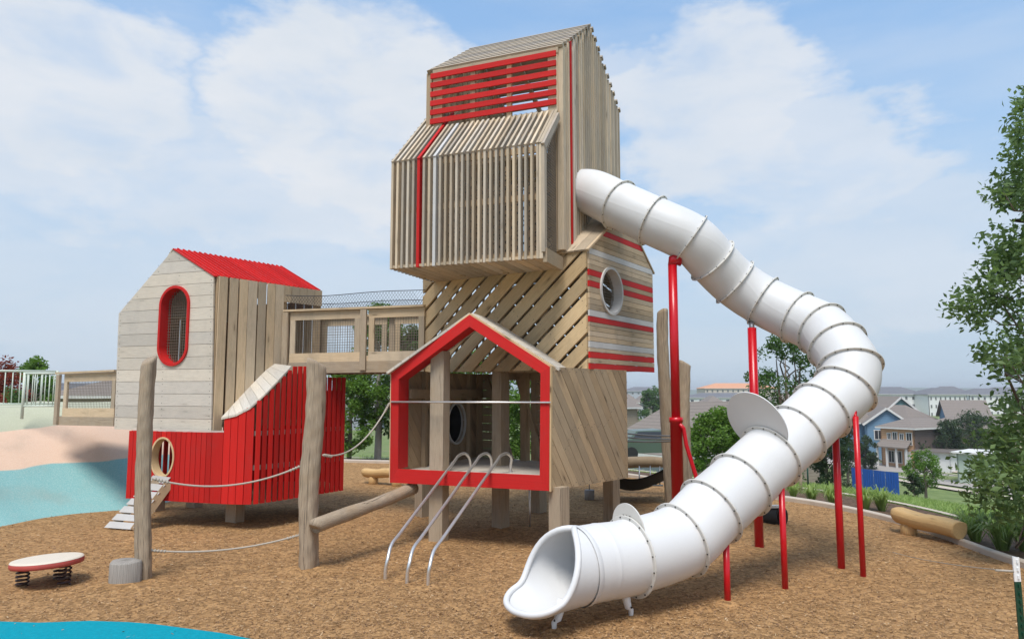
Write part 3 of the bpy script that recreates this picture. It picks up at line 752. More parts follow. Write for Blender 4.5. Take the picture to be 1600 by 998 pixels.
# roof: battens running along the ridge
for nm, (ea, eb) in (('front', (frDs.p(0, hD), 1)), ('back', (frDs.p(dD, hD), 1))):
    mb = MB(); rp = frDs.p(dD*apd, zDa-zD); d_ = (rp-ea); L = d_.length; d_.normalize(); nn = frDf.U.cross(d_); nn = nn if nn.z > 0 else -nn
    for k in range(10):
        c0 = ea+d_*(.04+k*(L-.06)/9.3)+nn*.03
        mb.beam(c0+frDs.N*.07, c0-frDf.U*wD+frDs.N*0-frDf.U*.03, .085, .045, up=nn)
    for k in range(4):
        o = -frDf.U*(.05+k*(wD-.1)/3); mb.beam(ea+o-nn*.03, rp+o-nn*.03, .07, .07, up=nn)
    mb.build('roof', M['roofwood'], top)
# red louvre on the front
vt = frDf.q(onp(873, 80, D0, D1))[1]; vb = frDf.q(onp(873, 164, D0, D1))[1]
mb = MB(); n6 = 6; w6 = .085; pit = (vt-vb-w6)/(n6-1)
for k in range(n6): v = vb+w6/2+k*pit; mb.board(frDf.p(wD/2-.03, v, .035), frDf.U, (0, 0, 1), frDf.N, wD+.0, w6, .03)
mb.build('louvre', M['red'], top)
mb = MB()
for u, w_ in ((.09, .17), (wD*.335, .08), (wD*.625, .08), (wD-.09, .16)): mb.board(frDf.p(u, (vb+hD)/2-.02, -.006), (0, 0, 1), frDf.U, frDf.N, hD-vb+.15, w_, .05)
mb.board(frDf.p(wD/2, hD-.04, .0), frDf.U, (0, 0, 1), frDf.N, wD, .09, .055)
mb.beam(frDf.p(0, vb-.12, -.02), frDf.p(wD, vb-.12, -.02), .08, .08, up=frDf.N)
mb.build('louvre_frame', M['wood'], top)
mb = MB(); fru = Face(D0+V((0, 0, .02)), D1-D0, W=(D3-D0), out=(0, 0, -1)); clad(mb, fru, [(.02, .02), (wD-.02, .02), (wD-.02, dD-.02), (.02, dD-.02)], 0, .15, .01, .04)
mb.build('floor', M['inner'], top); mb = MB()
for k in (0, 1): clad(mb, Face(D0+V((0, 0, 1.95)), D1-D0, W=(D3-D0), out=(0, 0, -1)), [(.02, 1.2+.0*k), (wD-.02, 1.2), (wD-.02, dD-.02), (.02, dD-.02)], 0, .15, .01, .04) if k == 0 else None
mb.build('ceiling', M['inner'], top)
mb = MB()
for k in range(5):
    a = D0.lerp(D3, .25+.12*k)+V((0, 0, 2.2+.05*k)); mb.tube([a+frDf.U*.2, a+frDf.U*1.0+V((0, 0, .1)), a+frDf.U*1.8+V((0, 0, .25))], .012, 6)
mb.build('climbing_net', M['darknet'], top)

# --- steel climber of three curved rails
cl = thing('steel_climber', 'three curved steel climbing rails rising to the red framed opening', 'climber', onz(636, 912))
for (gx, gy), (bx, by), (tx, ty), (ex, ey) in (((602, 906), (606, 872), (716, 712), (735, 738)), ((636, 913), (640, 878), (750, 712), (768, 740)), ((669, 916), (672, 882), (782, 712), (798, 738))):
    g = onz(gx, gy); dt = 10.25-.12*(gx-602)/67*1.0
    E = at(ex, ey, 10.95-.35*(gx-602)/67); T = at(tx, ty, E.y-.33); T2 = at(tx+10, ty-4, E.y-.16); T3 = at(tx+17, ty+3, E.y-.04)
    Bp = at(bx, by, g.y+.02); Bq = at(bx+6, by-22, g.y+.16); B2 = Bq.lerp(T, .12)
    ctrl = [g-V((0, 0, .1)), g+V((0, 0, .1)), Bp, Bq, B2, Bq.lerp(T, .5), Bq.lerp(T, .92), T, T2, T3, E+V((0, 0, .1)), E]
    pts = []
    for i in range(len(ctrl)-1):
        p0, p1, p2, p3 = ctrl[max(i-1, 0)], ctrl[i], ctrl[i+1], ctrl[min(i+2, len(ctrl)-1)]
        for k in range(6):
            t_ = k/6; pts.append(.5*((2*p1)+(p2-p0)*t_+(2*p0-5*p1+4*p2-p3)*t_**2+(3*p1-p0-3*p2+p3)*t_**3))
    pts.append(ctrl[-1])
    mb = MB(); mb.tube(pts, .021, 10); mb.tube([E-V((0, 0, .01)), E+V((0, 0, .012))], .05, 14); mb.build('rail', M['steel'], cl)
# ------------------------------------------------------------------ tube slide
def catmull(ctrl, n=8):
    out = []; par = []
    for i in range(len(ctrl)-1):
        p0, p1, p2, p3 = ctrl[max(i-1, 0)], ctrl[i], ctrl[i+1], ctrl[min(i+2, len(ctrl)-1)]
        for k in range(n):
            t_ = k/n; out.append(.5*((2*p1)+(p2-p0)*t_+(2*p0-5*p1+4*p2-p3)*t_**2+(3*p1-p0-3*p2+p3)*t_**3)); par.append(i+t_)
    out.append(ctrl[-1]); par.append(len(ctrl)-1); return out, par
SC = [(905, 300, 11.30), (928, 302, 11.00), (968, 321, 10.62), (1020, 345, 10.32), (1079, 373, 10.16), (1113, 407, 10.26), (1148, 441, 10.36), (1192, 470, 10.28), (1246, 496, 9.98),
      (1284, 514, 9.68), (1308, 540, 9.36), (1328, 573, 9.10), (1320, 608, 8.96), (1283, 641, 8.82), (1243, 678, 8.62), (1203, 713, 8.38), (1156, 757, 8.10), (1110, 798, 7.84), (1062, 843, 7.62), (983, 869, 7.26), (936, 877, 7.10), (899, 884, 6.95)]
SP = [at(*q) for q in SC]; RT = .363
pts, par = catmull(SP, 10)
def frame(i):
    t = (pts[min(i+1, len(pts)-1)]-pts[max(i-1, 0)]).normalized(); s_ = t.cross(V((0, 0, 1))).normalized(); u = s_.cross(t).normalized()
    return t, s_, u       # travel, side, up
slide = thing('tube_slide', 'long winding white plastic tube slide on red poles, ending in an open scoop', 'slide', (pts[-1].x, pts[-1].y, 0))
NS = 48
def ringpts(i, r, shift=0.0):
    t, s_, u = frame(i); return [pts[i]+t*shift+(s_*math.cos(2*math.pi*k/NS)+u*math.sin(2*math.pi*k/NS))*r for k in range(NS+1)]
for j in range(len(SP)-1):
    if j == 0: rng = range(0, 11)
    else: rng = range(j*10, j*10+11)
    if j == 1: mbp = MB(); mbp.grid([ringpts(i, RT) for i in range(0, 21)], flip=True); mbp.build('tube_section', M['plastic'], slide)
    elif j == 0: continue
    else:
        last = j >= len(SP)-3
        mbp = MB(); mbp.grid([ringpts(i, RT+(.004 if (i % 10) in (0,) else 0)) for i in rng], flip=True)
        if last:
            mbp.grid([ringpts(i, RT-.012) for i in rng])
        mbp.build('tube_section', M['plastic'], slide)
for j in range(2, len(SP)-2):
    i = j*10; t, s_, u = frame(i); mbp = MB(); ro = RT+.042; th = .018
    mbp.grid([ringpts(i, RT-.005, -th/2), ringpts(i, ro-.004, -th/2), ringpts(i, ro, -th/4), ringpts(i, ro, th/4), ringpts(i, ro-.004, th/2), ringpts(i, RT-.005, th/2)], smooth=False)
    mbp.m = 1
    for k in range(16):
        a = 2*math.pi*(k+.5)/16; d = s_*math.cos(a)+u*math.sin(a); c = pts[i]+d*(RT+.024)
        mbp.tube([c-t*.017, c+t*.017], .008, 6)
        mbp.m = 0; mbp.m = 1
    mbp.m = 0; mbp.build('flange', [M['flange'], M['bolt']], slide)
# round plates bolted to two flanges
def plate(i, up, side, r, nm, m, th=.014):
    t, s_, u = frame(i); c = pts[i]+u*up+s_*side-t*.028; n = 48; mbp = MB()
    R0 = [c+(s_*math.cos(2*math.pi*k/n)+u*math.sin(2*math.pi*k/n))*r for k in range(n)]
    keep = [p for p in R0]
    mbp.prism(keep, t*th, s_); 
    return mbp.build(nm, m, slide)
plate(150, .44, .02, .40, 'round_plate', M['panelgrey']); 
t, s_, u = frame(190); plate(190, .275, .0, .25, 'round_plate', M['flange'])
for k in (-.05, 0, .05):
    mbp = MB()
    for w_ in (-1, 1): mbp.tube([pts[190]+u*.40+s_*k-t*.016, pts[190]+u*.40+s_*k-t*.004], .008, 6)
    mbp.build('bolt', M['bolt'], slide)
# open exit scoop
t, s_, u = frame(len(pts)-1); Ls = .69; rows_ = []; nI = 34; nJ = 40
t = V((t.x, t.y, t.z*.2)).normalized(); s_ = t.cross(V((0, 0, 1))).normalized(); u = s_.cross(t)
E = pts[-1]
def scoop(f, g, dr=0.0):
    """f 0..1 along the exit, g -1..1 from lip to lip"""
    tt = f
    k_ = min(1, tt/.56); k_ = .35*k_+.65*k_*k_*(3-2*k_); lip = 180-(180-64)*k_
    taper = 1 if tt < .62 else math.sqrt(max(0, 1-((tt-.62)/.38)**2))
    a = R(lip)*g
    rr = RT*(1+.08*tt)+dr
    x = rr*math.sin(a)*taper*(1+.18*max(0, tt-.2)); z = -rr*math.cos(a)
    low_ = -RT*(1+.08*tt)
    if tt > .45: z = low_-dr+(z-low_+dr)*(1-.62*((tt-.45)/.55))
    if tt > .62: z = z+(low_+.085-z)*(1-taper)*.9
    return E+t*(tt*Ls-.0)+s_*x+u*z
fs = [0.0, .01, .025, .045, .07, .10, .14]+list(np.linspace(.19, .62, 12))+[.62+.38*math.sin(k*math.pi/2/14) for k in range(1, 15)]
P = [[scoop(f, -1+2*j/nJ) for j in range(nJ+1)] for f in fs]
Q = [[scoop(f, -1+2*j/nJ, -.018) for j in range(nJ+1)] for f in fs]
mbp = MB(); mbp.grid(P, flip=True); mbp.grid(Q)
sco = mbp.build('exit_scoop', M['plastic'], slide)
edge_ = [P[i][0].lerp(Q[i][0], .5) for i in range(len(fs)-1)]+[P[-1][j].lerp(Q[-1][j], .5) for j in range(nJ+1)]+[P[i][-1].lerp(Q[i][-1], .5) for i in range(len(fs)-2, 0, -1)]
sm = []
for k in range(len(edge_)):       # even out the rolled lip
    sm.append((edge_[k-2]+edge_[k-1]*2+edge_[k]*3+edge_[(k+1) % len(edge_)]*2+edge_[(k+2) % len(edge_)])/9)
# keep only well spaced points
ev = [sm[0]]
for q_ in sm[1:]:
    if (q_-ev[-1]).length > .025: ev.append(q_)
mbp = MB(); mbp.tube(ev, .030, 12, closed=True); mbp.build('rolled_lip', M['plastic'], sco)
mbp = MB(); c0 = ringpts(len(pts)-1, RT+.008, -.02); mbp.grid([ringpts(len(pts)-1, RT+.002, -.06), ringpts(len(pts)-1, RT+.012, -.05), ringpts(len(pts)-1, RT+.012, .0)]); mbp.build('collar', M['plastic'], slide)
mbp = MB(); c = pts[-7]; t7, s7, u7 = frame(len(pts)-7); q_ = c-s7*0; 
# feet
for gx, gy, top_i in ((866, 984, None), (986, 963, 190)):
    g = onz(gx, gy); mbp = MB(); zt = .20 if top_i is None else .22
    lean = t*(-.10) if top_i is None else t*.02+V((-.05, 0, 0))
    mbp.tube([g-V((0, 0, .05)), g+V((0, 0, .07)), g+lean*.4+V((0, 0, .09)), g+lean+V((0, 0, zt+.06))], [.022, .026, .034, .05], 12)
    mbp.m = 1; mbp.tube([g+V((0, -.034, .10)), g+V((0, -.05, .10))], .010, 6); mbp.m = 0
    mbp.build('foot', [M['whitepaint'], M['bolt']], slide)
# red poles carrying the slide (base pixel, tube index, radius)
def nearest(x, y, lo=0, hi=len(pts)):
    return min(range(lo, hi), key=lambda i: (pts[i].x-x)**2+(pts[i].y-y)**2)
for (bx, by, tx, ty, r, ti) in ((1187, 869, 1175, 512, .062, 70), (1137, 940, 1137, 850, .034, None), (1227, 922, 1223, 762, .034, None), (1315, 890, 1306, 682, .044, None), (1349, 903, 1341, 650, .033, None)):
    g = onz(bx, by); zt = at(tx, ty, g.y).z
    if ti: g.y = pts[ti].y-.1; g = V((onz(bx, by).x*g.y/onz(bx, by).y, g.y, 0)); zt = at(tx, ty, g.y).z
    mbp = MB(); mbp.tube([g-V((0, 0, .1)), g+V((0, 0, zt-.0))], r, 16)
    po = mbp.build('support_pole', M['redmetal'], slide)
    i = ti or nearest(g.x, g.y, 110); c = pts[i]; fr_ = frame(i); bt = c-fr_[2]*(RT+.0)
    mbp = MB(); mbp.tube([g+V((0, 0, zt-.06)), g+V((0, 0, zt+.05)), bt.lerp(g+V((0, 0, zt+.05)), .35), bt+fr_[2]*.03], r*.62, 10)
    mbp.board(bt-fr_[2]*.0, fr_[1], fr_[0], fr_[2], .16, .09, .02); mbp.build('bracket', M['redmetal'] if not ti else M['galv'], po)
# the tall thick pole next to the tower
d1 = pts[40].y-.02
pb = at(1057, 760, d1); zt = at(1056, 412, d1).z; zc = at(1057, 655, d1).z
mbp = MB(); X0 = V((at(1055, 600, d1).x, d1, 0)); mbp.tube([X0+V((0, 0, zc)), X0+V((0, 0, zt))], .064, 18); po = mbp.build('support_pole', M['redmetal'], slide)
mbp = MB(); mbp.tube([X0-V((0, 0, .1)), X0+V((0, 0, zc-.04)), X0+V((0, 0, zc-.04)), X0+V((0, 0, zc+.03))], [.085, .085, .098, .098], 20); mbp.build('sleeve', M['redmetal'], po)
mbp = MB(); mbp.tube([X0+V((.03, -.06, zc-.06)), X0+V((.09, -.06, zc-.12)), X0+V((.12, -.07, zc-.35)), X0+V((.24, -.1, 1.0)), X0+V((.30, -.12, .4))], .030, 10); mbp.build('brace', M['redmetal'], po)
mbp = MB(); bt = pts[41]-frame(41)[2]*(RT-.01); mbp.tube([X0+V((0, 0, zt-.02)), X0+V((0, 0, zt+.05)), bt], [.066, .075, .10], 16); mbp.build('bracket', M['redmetal'], po)

# ------------------------------------------------------------------ left playhouse (E over F)
zE = 1.535
E1 = onz(332, 674, zE); E0 = onz(181, 670, zE); 
sE = at(497, 453, 13.35); dirE = V((sE.x-at(336, 432, E1.y).x, sE.y-E1.y, 0)); E2 = E1+dirE; E3 = E0+dirE
house = thing('playhouse', 'crooked pale timber playhouse with a bright red roof standing on a red slatted base', 'playhouse', ((E0.x+E2.x)/2, (E0.y+E2.y)/2, 0))
frE = Face(E0, E1-E0, out=(-.4, -1, 0)); wE = (E1-E0).length; frEs = Face(E1, dirE, out=(1, -.8, 0)); dE = dirE.length
q0 = frE.q(onp(181, 670, E0, E1)); q1 = frE.q(onp(332, 674, E0, E1)); q2 = frE.q(onp(336, 432, E0, E1)); q3 = frE.q(onp(273, 390.5, E0, E1)); q4 = frE.q(onp(188, 490, E0, E1)); 
polyE = [q0, q1, q2, q3, q4]
mb = MB(); clad(mb, frE, polyE, 0, .205, .006, .03, off=0, phase=.0, jit=.004, screws=1)
hw = mb.build('front_wall', [M['wood_pale'], M['bolt']], house)
cw = frE.q(onp(274.5, 509, E0, E1)); aW, bW, stW = .275, .275, .36
aW = (frE.q(onp(298, 509, E0, E1))[0]-frE.q(onp(251, 509, E0, E1))[0])/2; hw_ = (frE.q(onp(275, 446, E0, E1))[1]-frE.q(onp(275, 571, E0, E1))[1])/2; stW = hw_-aW
cut = MB(); cut.prism([frE.p(*q, -.3) for q in oval(frE, cw[0], cw[1], aW-.03, aW-.03, 48, stW)], frE.N*.8); boolean_cut(hw, [cut.build('cutter', M['wood'])])
mb = MB(); ring(mb, frE, oval(frE, *cw, aW, aW, 48, stW), oval(frE, *cw, aW-.045, aW-.045, 48, stW), -.16, .06); ov = mb.build('oval_window', M['red'], house)
mb = MB(); mesh_wires(mb, frE, oval(frE, *cw, aW-.045, aW-.045, 48, stW), .048, .0032, off=-.10); mb.build('wire_mesh', M['wire'], ov)
# corner board and side planks
mb = MB(); hs = q2[1]; mb.board(frEs.p(.075, hs/2, .015), (0, 0, 1), frEs.U, frEs.N, hs, .15, .03)
tE = frEs.q(onp(441, 500, E1, E2))[0]; u = .165; k = 0; pw = (tE-.165)/6.0
while u < tE-.02:
    g_ = .034 if k in (0, 1, 3, 4) else .010
    mb.board(frEs.p(u+(pw-g_)/2+g_, hs/2, .015), (0, 0, 1), frEs.U, frEs.N, hs, pw-g_, .03); u += pw; k += 1
# short planks over the bridge opening and the rear stretch
for k in range(5):
    uu = tE+(dE-tE)*(k+.5)/5; mb.board(frEs.p(uu, hs-.15, .012), (0, 0, 1), frEs.U, frEs.N, .30, (dE-tE)/5-.008, .028)
mb.build('side_wall', M['wood'], house)
mb = MB()
for k in range(8): mb.board(E0.lerp(E3, (k+.5)/8)+V((0, 0, q4[1]/2)), (0, 0, 1), dirE.normalized(), frE.U, q4[1], dE/8-.03, .03)
for k in range(11): mb.board(E3.lerp(E2, (k+.5)/11)+V((0, 0, hs/2-.1)), (0, 0, 1), frE.U, dirE.normalized(), hs-.2 if k not in (2, 5) else hs*.55, wE/11-.035, .03)
mb.build('rear_wall', M['inner'], house)
mb = MB()
for uu in (.05, dE*.33, dE*.62, dE-.06): mb.beam(frEs.p(uu, 0, -.06), frEs.p(uu, hs, -.06), .10, .08, up=frEs.N)
for uu in (.06, wE*.28, wE*.72, wE-.08): mb.beam(frE.p(uu, 0, -.10), frE.p(uu, min(hs, q4[1])-.02, -.10), .08, .08, up=frE.N)
mb.build('inner_frame', M['inner'], house)
mb = MB(); clad(mb, Face(E0+V((0, 0, .03)), E1-E0, W=dirE, out=(0, 0, -1)), [Face(E0, E1-E0, W=dirE, out=(0, 0, -1)).q(p) for p in (E0+frE.U*.04+dirE*.02, E1-frE.U*.04+dirE*.02, E2-frE.U*.04, E3+frE.U*.04)], 0, .15, .006, .05, off=-.08)
mb.build('floor', M['inner'], house)
# red ribbed roof on the right slope, wood on the left
def corr(a, b, back_, lap, m, nm):
    mb = MB(); d_ = (b-a); L = d_.length; d_.normalize(); bl = back_.length; bd = back_.normalized(); nn = bd.cross(d_); nn = nn if nn.z > 0 else -nn
    n = 22
    for k in range(n):
        c = a+bd*(bl*(k+.5)/n); mb.board(c+d_*(L/2+lap/2-.0)+nn*(.014), d_, bd, nn, L+lap, bl/n*.99, .02)
        mb.board(c+d_*(L/2+lap/2)+nn*.033+bd*(bl/n*.36), d_, bd, nn, L+lap, bl/n*.26, .022)
    return mb.build(nm, m, house)
aE = frE.p(*q3, -.0)+frE.N*.05; bE = frE.p(*q2, 0)+frE.N*.05
corr(aE, bE, dirE*1.03, .03, M['red'], 'red_roof')
lE = frE.p(*q4, 0)+frE.N*.03
mb = MB(); frl = Face(aE, dirE, W=(lE-aE), out=(-.5, 0, 1)); clad(mb, frl, [(0, 0), (dE, 0), (dE, (lE-aE).length), (0, (lE-aE).length)], 0, .16, .006, .025); mb.build('left_roof', M['wood_pale'], house)
# --- the red slatted base
zF = .42
fp = [onz(199, 776, zF+.02), onz(262, 782, zF), onz(345, 786.5, zF), onz(388, 787.5, zF), onz(413, 785, zF), onz(465, 777, zF), onz(533, 766, zF)]
for q in fp: q.z = zF
fpath, fpar = catmull(fp, 14)
cum = [0]
for i in range(1, len(fpath)): cum.append(cum[-1]+(fpath[i]-fpath[i-1]).length)
def fat(s_):
    i = max(0, min(len(cum)-2, int(np.searchsorted(cum, s_))-1)); t_ = (s_-cum[i])/(cum[i+1]-cum[i]); return fpath[i].lerp(fpath[i+1], t_), (fpath[i+1]-fpath[i]).normalized()
TOPX = [0, 345, 368, 391, 415, 434, 455, 470, 600]; TOPY = [653, 653, 648, 636, 615, 595, 572, 572, 572]
def proj(p):
    c, s2 = math.cos(PITCH), math.sin(PITCH); d = V(p)-V((0, 0, CAMZ)); fz = d.y*c+d.z*s2; return 800+FPX*d.x/fz, 499-FPX*(-d.y*s2+d.z*c)/fz
def ftop(s_):
    p, _ = fat(s_); px, _y = proj(p+V((0, 0, 1)))
    if px < 346: return zE-.0
    zt_ = at(px, float(np.interp(px, TOPX, TOPY)), p.y).z
    return min(zt_, 2.66) if px < 478 else 2.44
s_ = .03; mb = MB(); items = []
while s_ < cum[-1]:
    p, d = fat(s_); px, _y = proj(p+V((0, 0, .5))); far = px > 392
    w_ = .070 if far else (.092 if px < 340 else .118); step = .112 if far else w_+.008
    nrm_ = V((d.y, -d.x, 0)); 
    if nrm_.y > 0: nrm_ = -nrm_
    zt_ = ftop(s_); hh = zt_-zF+rnd.uniform(-.006, .0); mb.board(V((p.x, p.y, zF+hh/2))+nrm_*.0, (0, 0, 1), d, nrm_, hh, w_, .035); items.append((s_, zt_)); s_ += step
base = mb.build('slatted_base', M['redslat'], house); tag(base, 'curved red slatted wall under the pale house')
# opening in the red wall
cF = onp(256.5, 714, fp[0], fp[2]); frF_ = Face(fp[0], fp[2]-fp[0], out=(-.3, -1, 0)); cu, cv = frF_.q(cF); aF = .20; bF = .325
aF = (frF_.q(onp(275, 714, fp[0], fp[2]))[0]-frF_.q(onp(238, 714, fp[0], fp[2]))[0])/2; bF = (frF_.q(onp(256, 682, fp[0], fp[2]))[1]-frF_.q(onp(256, 746, fp[0], fp[2]))[1])/2
cut = MB(); cut.prism([frF_.p(*q, -.2) for q in oval(frF_, cu, cv, aF-.01, bF-.01)], frF_.N*.4); boolean_cut(base, [cut.build('cutter', M['wood'])])
mb = MB(); ring(mb, frF_, oval(frF_, cu, cv, aF, bF), oval(frF_, cu, cv, aF-.028, bF-.028), -.10, .05); mb.build('oval_rim', M['wood_new'], house)
# rails inside, rear slats
for z_ in (.98, 1.52):
    mb = MB()
    P_ = []
    for k in range(0, len(fpath)):
        d = (fpath[min(k+1, len(fpath)-1)]-fpath[max(k-1, 0)]).normalized(); nn = V((d.y, -d.x, 0)); nn = -nn if nn.y > 0 else nn
        P_.append(fpath[k]-nn*.05+V((0, 0, z_-zF)))
    for a, b in zip(P_[:-1:3], P_[3::3]):
        if (b-a).length > .01 and (z_ > 1.2 or a.x > -4.4): mb.beam(a, b, .045, .075)
    mb.build('base_rail', M['wood_pale'], house)
mb = MB()
F3 = fp[0]+dirE*1.05; F4 = fp[-1]+V((-.5, .9, 0))
for a, b, n in ((fp[0], F3, 20), (F3, F4, 22), (F4, fp[-1], 10)):
    for k in range(n):
        p = a.lerp(b, (k+.5)/n); d = (b-a).normalized(); mb.board(V((p.x, p.y, (zF+2.2)/2 if p.x > -5 else (zF+zE)/2)), (0, 0, 1), d, d.cross(V((0, 0, 1))), (2.2 if p.x > -5 else zE)-zF, .07, .03)
mb.build('rear_slats', M['redslat'], house)
mb = MB(); mb.prism([fp[0]+V((.05, .05, 0)), fp[1]+V((0, .05, 0)), fp[3]+V((0, .06, 0)), fp[4]+V((0, .05, 0)), fp[-1]+V((-.05, 0, 0)), F4, F3], V((0, 0, .05))); mb.build('base_floor', M['inner'], house)
# capping boards between the red wall and the house side
mb = MB()
lowx = [(345, 653), (368, 648), (391.5, 636), (414.6, 615), (434, 595), (455, 572.5)]; upx = [(350, 647), (362, 633), (380, 614), (398, 595), (414, 579), (428, 569)]
lp = []; up_ = []
for (lx, ly), (ux, uy) in zip(lowx, upx):
    best = min(range(len(fpath)), key=lambda i: abs(proj(fpath[i]+V((0, 0, 1.3)))[0]-lx)); p = fpath[best]; q_ = at(lx, ly, p.y); nn = V((.45, -.9, 0)).normalized(); lp.append(q_+nn*.04+V((0, 0, .012)))
    up_.append(onp(ux, uy, E1, E2)+frEs.N*.03+V((0, 0, .012)))
for k in range(len(lp)-1):
    a, b, c, d = lp[k], lp[k+1], up_[k+1], up_[k]
    n = 2
    for j in range(n):
        A, B_ = a.lerp(b, j/n+.01), a.lerp(b, (j+1)/n-.01); D_, C_ = d.lerp(c, j/n+.01), d.lerp(c, (j+1)/n-.01)
        mb.prism([A, B_, C_, D_], V((0, 0, -.035)), D_-A)
mb.build('capping_board', M['wood_pale'], house)
# legs
for px, py, z_ in ((363, 819, .45), (239, 799, .5), (480, 800, .45), (300, 793, .45)):
    g = onz(px, py); mb = MB(); mb.board((g.x, g.y+.1, z_/2), (0, 0, 1), frE.U, frE.N, z_, .21, .21); mb.build('leg', M['post'], house)
# --- stepped ramp up to the oval opening
T0 = at(244, 745, fp[1].y-.05); T1 = at(266, 748, fp[1].y-.02); G0, G1 = onz(168, 826), onz(209, 829)
ramp = thing('ramp_ladder', 'short stepped timber ramp with pale treads leaning up to the oval opening', 'ramp', (G0+G1)/2)
mb = MB(); mb.beam(G0+V((.04, .02, 0)), T0+V((.02, 0, -.05)), .045, .12); mb.build('stringer', M['post'], ramp)
mb = MB(); mb.beam(G1+V((-.0, .02, 0)), T1+V((0, 0, -.05)), .045, .14); mb.build('stringer', M['wood_side'], ramp)
dr = (T0-G0).normalized()
for k in range(7):
    f = .03+k*.148; a, b = G0.lerp(T0, f), G1.lerp(T1, f); mb = MB(); mb.board((a+b)/2+V((-.01, 0, .045)), (b-a).normalized(), dr, (b-a).normalized().cross(dr), (b-a).length+.04, .125, .03); mb.build('tread', M['white_board'], ramp)

# ------------------------------------------------------------------ bridges
def bridge(name, label, a0, a1, wide, ztop, zlow, zbeam, posts, panels, net=0.0, back=True):
    """a0..a1 near edge on plan; panels: list of (f0,f1); posts: list of f"""
    th = thing(name, label, 'bridge', V(((a0.x+a1.x)/2, (a0.y+a1.y)/2, 0)))
    a0 = V((a0.x, a0.y, 0)); a1 = V((a1.x, a1.y, 0)); U = (a1-a0).normalized(); Nn = V((-U.y, U.x, 0)); L = (a1-a0).length
    zt0, zt1 = ztop; Z = lambda f, d: V((0, 0, zt0+(zt1-zt0)*f+d))
    H = ztop[0]-zlow
    for side in ((0, 1) if back else (0,)):
        o = Nn*(wide*side); out = -Nn if side == 0 else Nn; 
        mb = MB()
        A = lambda f, d: a0+o+U*(f*L)+Z(f, d)
        mb.beam(A(0, 0), A(1, 0), .15, .035)                                  # cap rail
        for f0, f1 in panels:
            f0_, f1_ = f0, f1
            mb.beam(A(f0_, -.10)+out*.0, A(f1_, -.10), .04, .15); mb.beam(A(f0_, -H+.075), A(f1_, -H+.075), .04, .16)
            for f in (f0_+.055/L, f1_-.055/L): mb.beam(A(f, -.175), A(f, -H+.155), .10, .04, up=out)
        fr_ob = mb.build('railing', M['wood'], th)
        mb = MB()
        for f in posts:
            mb = MB(); mb.beam(A(f, -.03)+out*.05, A(f, -H-.16)+out*.05, .11, .05, up=out); mb.build('post', M['post'], fr_ob)
        mb = MB()
        for f0, f1 in panels:
            n = int((f1-f0)*L/.048)
            for k in range(1, n): f = f0+(f1-f0)*k/n; mb.beam(A(f, -.15)-out*.0, A(f, -H+.12), .005, .005, up=out)
            for k in range(1, int((H-.25)/.048)): mb.beam(A(f0+.02, -.16-k*.048), A(f1-.02, -.16-k*.048), .005, .005)
        mb.build('wire_mesh', M['wire'], fr_ob)
        mb = MB(); mb.beam(A(0, -H-.5*(zlow-zbeam)), A(1, -H-.5*(zlow-zbeam)), .06, zlow-zbeam-.01); mb.build('side_beam', M['post'], th)
        if net:
            mb = MB(); n = int(L/.055); hN = net; g_ = lambda f: 1-.07*math.sin(f*L*2.6+side)-.10*math.sin(math.pi*f)
            for k in range(n):
                f = k/n
                for sg in (1, -1):
                    m_ = 6
                    for j in range(m_):
                        f1, f2 = f+sg*j*.032/L, f+sg*(j+1)*.032/L
                        if 0 <= f1 <= 1 and 0 <= f2 <= 1: mb.beam(A(f1, .02+hN*g_(f1)*j/m_), A(f2, .02+hN*g_(f2)*(j+1)/m_), .0035, .0035, up=out)
            top_ = [A(k/30, .02+hN*g_(k/30)) for k in range(31)]; mb.tube(top_, .006, 6)
            mb.build('safety_net', M['darknet'], fr_ob)
    mb = MB(); n = int(L/.14)
    for k in range(n):
        f = (k+.5)/n; c = a0+U*(f*L)+Z(f, -H-.02)+Nn*(wide/2); mb.board(c, Nn, U, (0, 0, 1), wide-.07, L/n-.01, .04)
    mb.build('deck', M['post'], th)
    return th
a0, a1 = at(443, 560, 12.62), at(663, 560, 12.0)
bridge('timber_bridge', 'high timber bridge with meshed railings joining the pale playhouse to the tower', a0, a1, 1.15,
       (at(450, 486, 12.6).z, at(660, 478, 12.0).z), at(450, 566, 12.6).z, at(450, 584, 12.6).z, [.02, .585], [(.045, .555), (.615, 1.0)], net=.27)
a0, a1 = at(90, 620, 13.7), at(182, 620, 12.75)
bridge('entry_bridge', 'short timber bridge with meshed railings from the rubber hill to the playhouse', a0, a1, 1.2,
       (at(92, 583, 13.7).z, at(182, 579, 12.75).z), at(92, 650, 13.7).z, at(92, 664, 13.7).z, [.05], [(.12, .99)], net=0)

